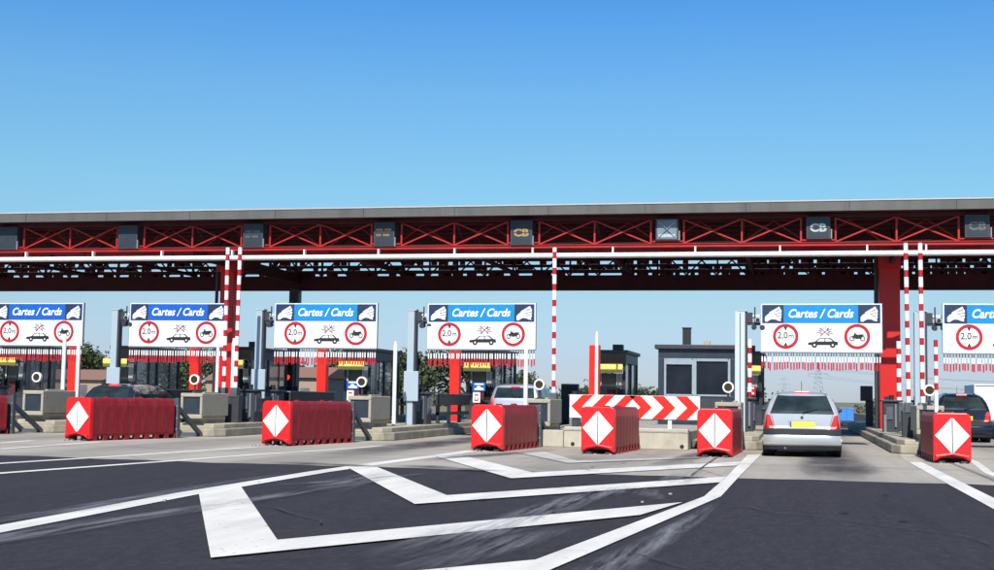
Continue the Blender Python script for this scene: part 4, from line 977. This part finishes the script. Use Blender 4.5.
    if kind == 'suv':
        for sg in (-1, 1): MB().tube((sg*.52*sw, .5, H+.04), (sg*.52*sw, 2.1*sl_, H+.04), .018, 8).tube((sg*.52*sw, .5, H-.03), (sg*.52*sw, .5, H+.04), .018, 8).tube((sg*.52*sw, 2.1*sl_, H-.03), (sg*.52*sw, 2.1*sl_, H+.04), .018, 8).build('roof_rail', 'trim', t)
    else:
        MB().tube((0.0, L*.42, H), (0, L*.40, H+.22), .006, 6).build('aerial', 'black', t)
    return t
car('silver_hatchback', 'silver hatchback seen from behind with yellow plate in the open lane', 'car', .13, 29.0, 'silver', 'hatch')
car('off_roader', 'silver off-roader seen from behind above the red barrier left of the closed lane', 'car', -8.88, 42.0, 'suv_silver', 'suv', W=1.68, L=4.2, H=1.55)
car('dark_saloon', 'black car in the lane beside the leftmost diamond barrier', 'car', -17.9, 32.2, 'black_paint', 'hatch', W=1.62, L=4.0, H=1.34)
car('dark_hatchback', 'dark blue hatchback with lit tail lamps at the far right', 'car', 5.05, 43.2, 'dark_paint', 'hatch', W=1.70, L=4.0, H=1.50)

def van(X, Y, W, L, H, label, cab, box, name='box_truck'):
    t = thing(name, label, 'truck', (X, Y, zg(Y+L/2)))
    MB().box(-W/2, W/2, 0, L*.72, .55, H).build('cargo_box', box, t, bevel=.03)
    MB().box(-W/2+.08, W/2-.08, L*.74, L, .45, H*.80).build('cab', cab, t, bevel=.08)
    MB().box(-W/2+.05, W/2-.05, .02, L-.1, .35, .55).build('chassis', 'dark_grey', t)
    MB().box(-.015, .015, -.012, -.001, .62, H-.08).box(-W/2+.06, W/2-.06, -.012, -.001, .60, .64).box(-W/2+.06, W/2-.06, -.012, -.001, H-.1, H-.06).build('rear_door_seam', 'dark_grey', t)
    MB().box(-W/2+.1, W/2-.1, -.06, .02, .38, .5).build('bumper', 'dark_grey', t)
    for sg in (-1, 1):
        MB().box(sg*(W/2-.18)-.08, sg*(W/2-.18)+.08, -.07, -.061, .40, .5).build('tail_light', 'tail_red', t)
        for yw in (L*.18, L*.85): MB().tube((sg*(W/2-.28), yw, .42), (sg*(W/2-.02), yw, .42), .42, 20).build('wheel', 'tyre', t)
van(10.55, 76, 2.2, 6, 2.55, 'white box truck beyond the dark hatchback at the right edge', 'truck_white', 'truck_white')
van(5.35, 148, 1.5, 5, 2.0, 'blue and white van far down the road right of the silver hatchback', 'truck_blue', 'truck_blue', 'delivery_van')
tag(MB().box(-.95, .95, 0, .1, 0, .35).build('far_barrier', 'truck_white', None, (6.6, 150, zg(150))), 'pale low barrier beside the distant blue van', 'barrier')

# ---------------------------------------------------------------- background: houses, pylon, trees
def house(X, Y, W, D, H, label):
    t = thing('house', label, 'house', (X, Y, zg(Y)))
    MB().box(-W/2, W/2, 0, D, 0, H).build('wall', 'tan_wall', t)
    MB().prism_x([(-.3, H), (D+.3, H), (D/2, H+.9)], -W/2-.3, W/2+.3).build('roof', 'roof_tile', t)
    for x in (-W*.28, W*.22): MB().box(x-.4, x+.4, -.03, .0, 1.2, 2.2).build('window', 'booth_glass', t)
    MB().box(-.45, .45, -.03, 0, 0, 2.0).build('door', 'dark_grey', t)
house(-39, 99, 5.5, 6, 3.0, 'tan rendered house seen left of the red signal lamp')
house(-59, 100, 6, 6, 2.6, 'small tan house behind the leftmost red pillar')
house(-46, 104, 5, 5, 2.8, 'tan outbuilding seen through the strips of the second sign')

def pylon(X, Y, H, label):
    t = thing('pylon', label, 'pylon', (X, Y, zg(Y))); mb = MB()
    def hw(z): return 2.6*(1-z/H)**1.0+.45
    zs = [0, 3.5, 6.6, 9.3, 11.6, 13.6, 15.4, 17, H]
    for a0, a1 in zip(zs, zs[1:]):
        for sx, sy in ((-1, -1), (1, -1), (1, 1), (-1, 1)): mb.beam((sx*hw(a0), sy*hw(a0), a0), (sx*hw(a1), sy*hw(a1), a1), .16, .16)
        for sy in (-1, 1): mb.beam((-hw(a0), sy*hw(a0), a0), (hw(a1), sy*hw(a1), a1), .09, .09).beam((hw(a0), sy*hw(a0), a0), (-hw(a1), sy*hw(a1), a1), .09, .09).beam((-hw(a1), sy*hw(a1), a1), (hw(a1), sy*hw(a1), a1), .08, .08)
    mb.build('lattice_tower', 'pale_steel', t)  # pale grey puts the haze of distance into the colour
    for z, l in ((H*.72, 4.2), (H*.90, 3.4)):
        MB().beam((-l, 0, z), (l, 0, z), .18, .18).beam((-l, 0, z), (0, 0, z+1.0), .1, .1).beam((l, 0, z), (0, 0, z+1.0), .1, .1).tube((-l, 0, z), (-l, 0, z-1), .1, 6).tube((l, 0, z), (l, 0, z-1), .1, 6).build('cross_arm', 'pale_steel', t)
pylon(9.7, 600, 21.5, 'lattice electricity pylon far away above the silver hatchback')
pylon(-9, 1100, 23, 'smaller faint pylon left of the nearer lattice pylon')
def cable(p, q, sag, label):
    mb = MB(); n = 16; prev = None
    for i in range(n+1):
        u = i/n; c = Vector(p).lerp(Vector(q), u); c.z -= sag*4*u*(1-u)
        if prev is not None: mb.tube(prev, c, .05, 4, cap=False)
        prev = c
    tag(mb.build('power_cable', 'pale_steel'), label, 'power cable', 'overhead cables at the far pylons')
for z, l, nm in ((15.4-1, 4.2, 'lower'), (19.3-1, 3.4, 'upper')):
    for sg, sd_ in ((-1, 'left'), (1, 'right')): cable((9.7+sg*l, 600, z+zg(600)), (180+sg*l, 640, z+zg(600)), 5, f'{nm} {sd_} power cable running right from the lattice pylon')

def tree_proto(seed, h, wdt, n=2600, leaf=.20, conif=False):
    r = random.Random(seed); mb = MB(); clumps = []
    for i in range(18):
        a_ = r.uniform(0, 2*PI); rr = wdt*.5*math.sqrt(r.random())*.85; z = h*(.36+.52*r.random()); sc = 1-abs(z/h-.6)*.9
        clumps.append((rr*math.cos(a_)*sc, rr*math.sin(a_)*sc, z, r.uniform(.12, .24)*wdt))
    for i in range(n):
        cx, cy, cz, cr = clumps[r.randrange(len(clumps))]
        d = Vector((r.gauss(0, 1), r.gauss(0, 1), r.gauss(0, .8))).normalized()*cr*(r.random()**.45)
        p = Vector((cx, cy, cz))+d
        a_ = Vector((r.gauss(0, 1), r.gauss(0, 1), r.gauss(0, 1))).normalized(); b_ = a_.orthogonal().normalized(); s0 = leaf*r.uniform(.5, 1.3)
        mb.face([p+a_*s0, p+b_*s0*.6, p-a_*s0, p-b_*s0*.6])
    tr = MB(); tr.tube((0, 0, -.3), (.05, 0, h*.4), h*.035, 8, r2=h*.025)
    for c in clumps[:9]: tr.tube((.05, 0, h*(.28+.02*random.random())), c[:3], h*.014, 5, r2=h*.005, cap=False)
    return mb, tr
protos = []
for sd, hh, ww in ((1, 6.6, 6.6), (2, 7.2, 7.4), (3, 6.0, 7.0)):
    root = thing('broadleaf_tree', 'x', 'tree', (0, 0, 0), 0, 'trees beyond the toll plaza'); c, tr = tree_proto(sd, hh, ww)
    c.build('crown', 'leaf', root, fixn=False); tr.build('trunk', 'bark', root, fixn=False); protos.append([root, False])
ORD = ['first', 'second', 'third', 'fourth', 'fifth', 'sixth', 'seventh', 'eighth', 'ninth', 'tenth', 'eleventh', 'twelfth', 'thirteenth', 'fourteenth', 'fifteenth', 'sixteenth', 'seventeenth', 'eighteenth', 'nineteenth', 'twentieth', 'last']
spots = [(-79, 118, .95), (-73.5, 124, 1.0), (-68, 118, 1.02), (-62.5, 126, 1.0), (-57.5, 120, .92), (-53, 127, 1.0), (-48, 119, .9), (-43.5, 125, .95), (-38.5, 128, .98), (-34.2, 119, .98), (-30.2, 122, 1.02), (-26.6, 130, .78), (-23.4, 150, .62), (-20.2, 180, .62)]
for i, (x, y, sc) in enumerate(spots):
    pr = protos[i % 3]
    o = pr[0] if not pr[1] else copy_tree(pr[0]); pr[1] = True
    o.location = (x, y, zg(y)); o.rotation_euler.z = i*1.7; o.scale = (sc*1.05, sc*1.05, sc)
    o['label'] = f'dark green broadleaf tree behind the plaza, {ORD[i]} from the left'
# far woods read as one mass
r = random.Random(5); mb = MB()
for i in range(420):
    x = r.uniform(-260, 120); y = r.uniform(330, 400)+abs(x)*.1; 
    if -9 < x-.012*y < 15: continue
    hgt = r.uniform(3.0, 6.5)*(1.0 if x < -20 else .8); z0 = zg(y)
    for j in range(60):
        d = Vector((r.gauss(0, 1.9), r.gauss(0, 1.5), abs(r.gauss(0, .42))*hgt)); p = Vector((x, y, z0))+d
        a_ = Vector((r.gauss(0, 1), r.gauss(0, 1), r.gauss(0, 1))).normalized(); b_ = a_.orthogonal().normalized(); s0 = r.uniform(.4, .95)
        mb.face([p+a_*s0, p+b_*s0*.6, p-a_*s0, p-b_*s0*.6])
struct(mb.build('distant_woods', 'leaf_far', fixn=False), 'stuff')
# roadside shrubs right of the far road
r = random.Random(9); 
for i, (x, y, hh) in enumerate([(8.6, 150, 2.3), (10.8, 158, 3.0), (13.5, 150, 2.2), (24, 170, 4.2), (27, 180, 5.0), (20.5, 176, 3.2)]):
    mb = MB()
    for j in range(260):
        d = Vector((r.gauss(0, .5), r.gauss(0, .5), 0))*hh*.5; p = Vector((x, y, zg(y)+hh*r.random()**.7*.95))+d*(1.1-.5*r.random())
        a_ = Vector((r.gauss(0, 1), r.gauss(0, 1), r.gauss(0, 1))).normalized(); b_ = a_.orthogonal().normalized(); s0 = r.uniform(.12, .3)
        mb.face([p+a_*s0, p+b_*s0*.6, p-a_*s0, p-b_*s0*.6])
    tag(mb.build('roadside_shrub', 'leaf_far', fixn=False), f'leafy green shrub right of the far road, {ORD[i]} counted from the van', 'shrub', 'shrubs beside the far road')
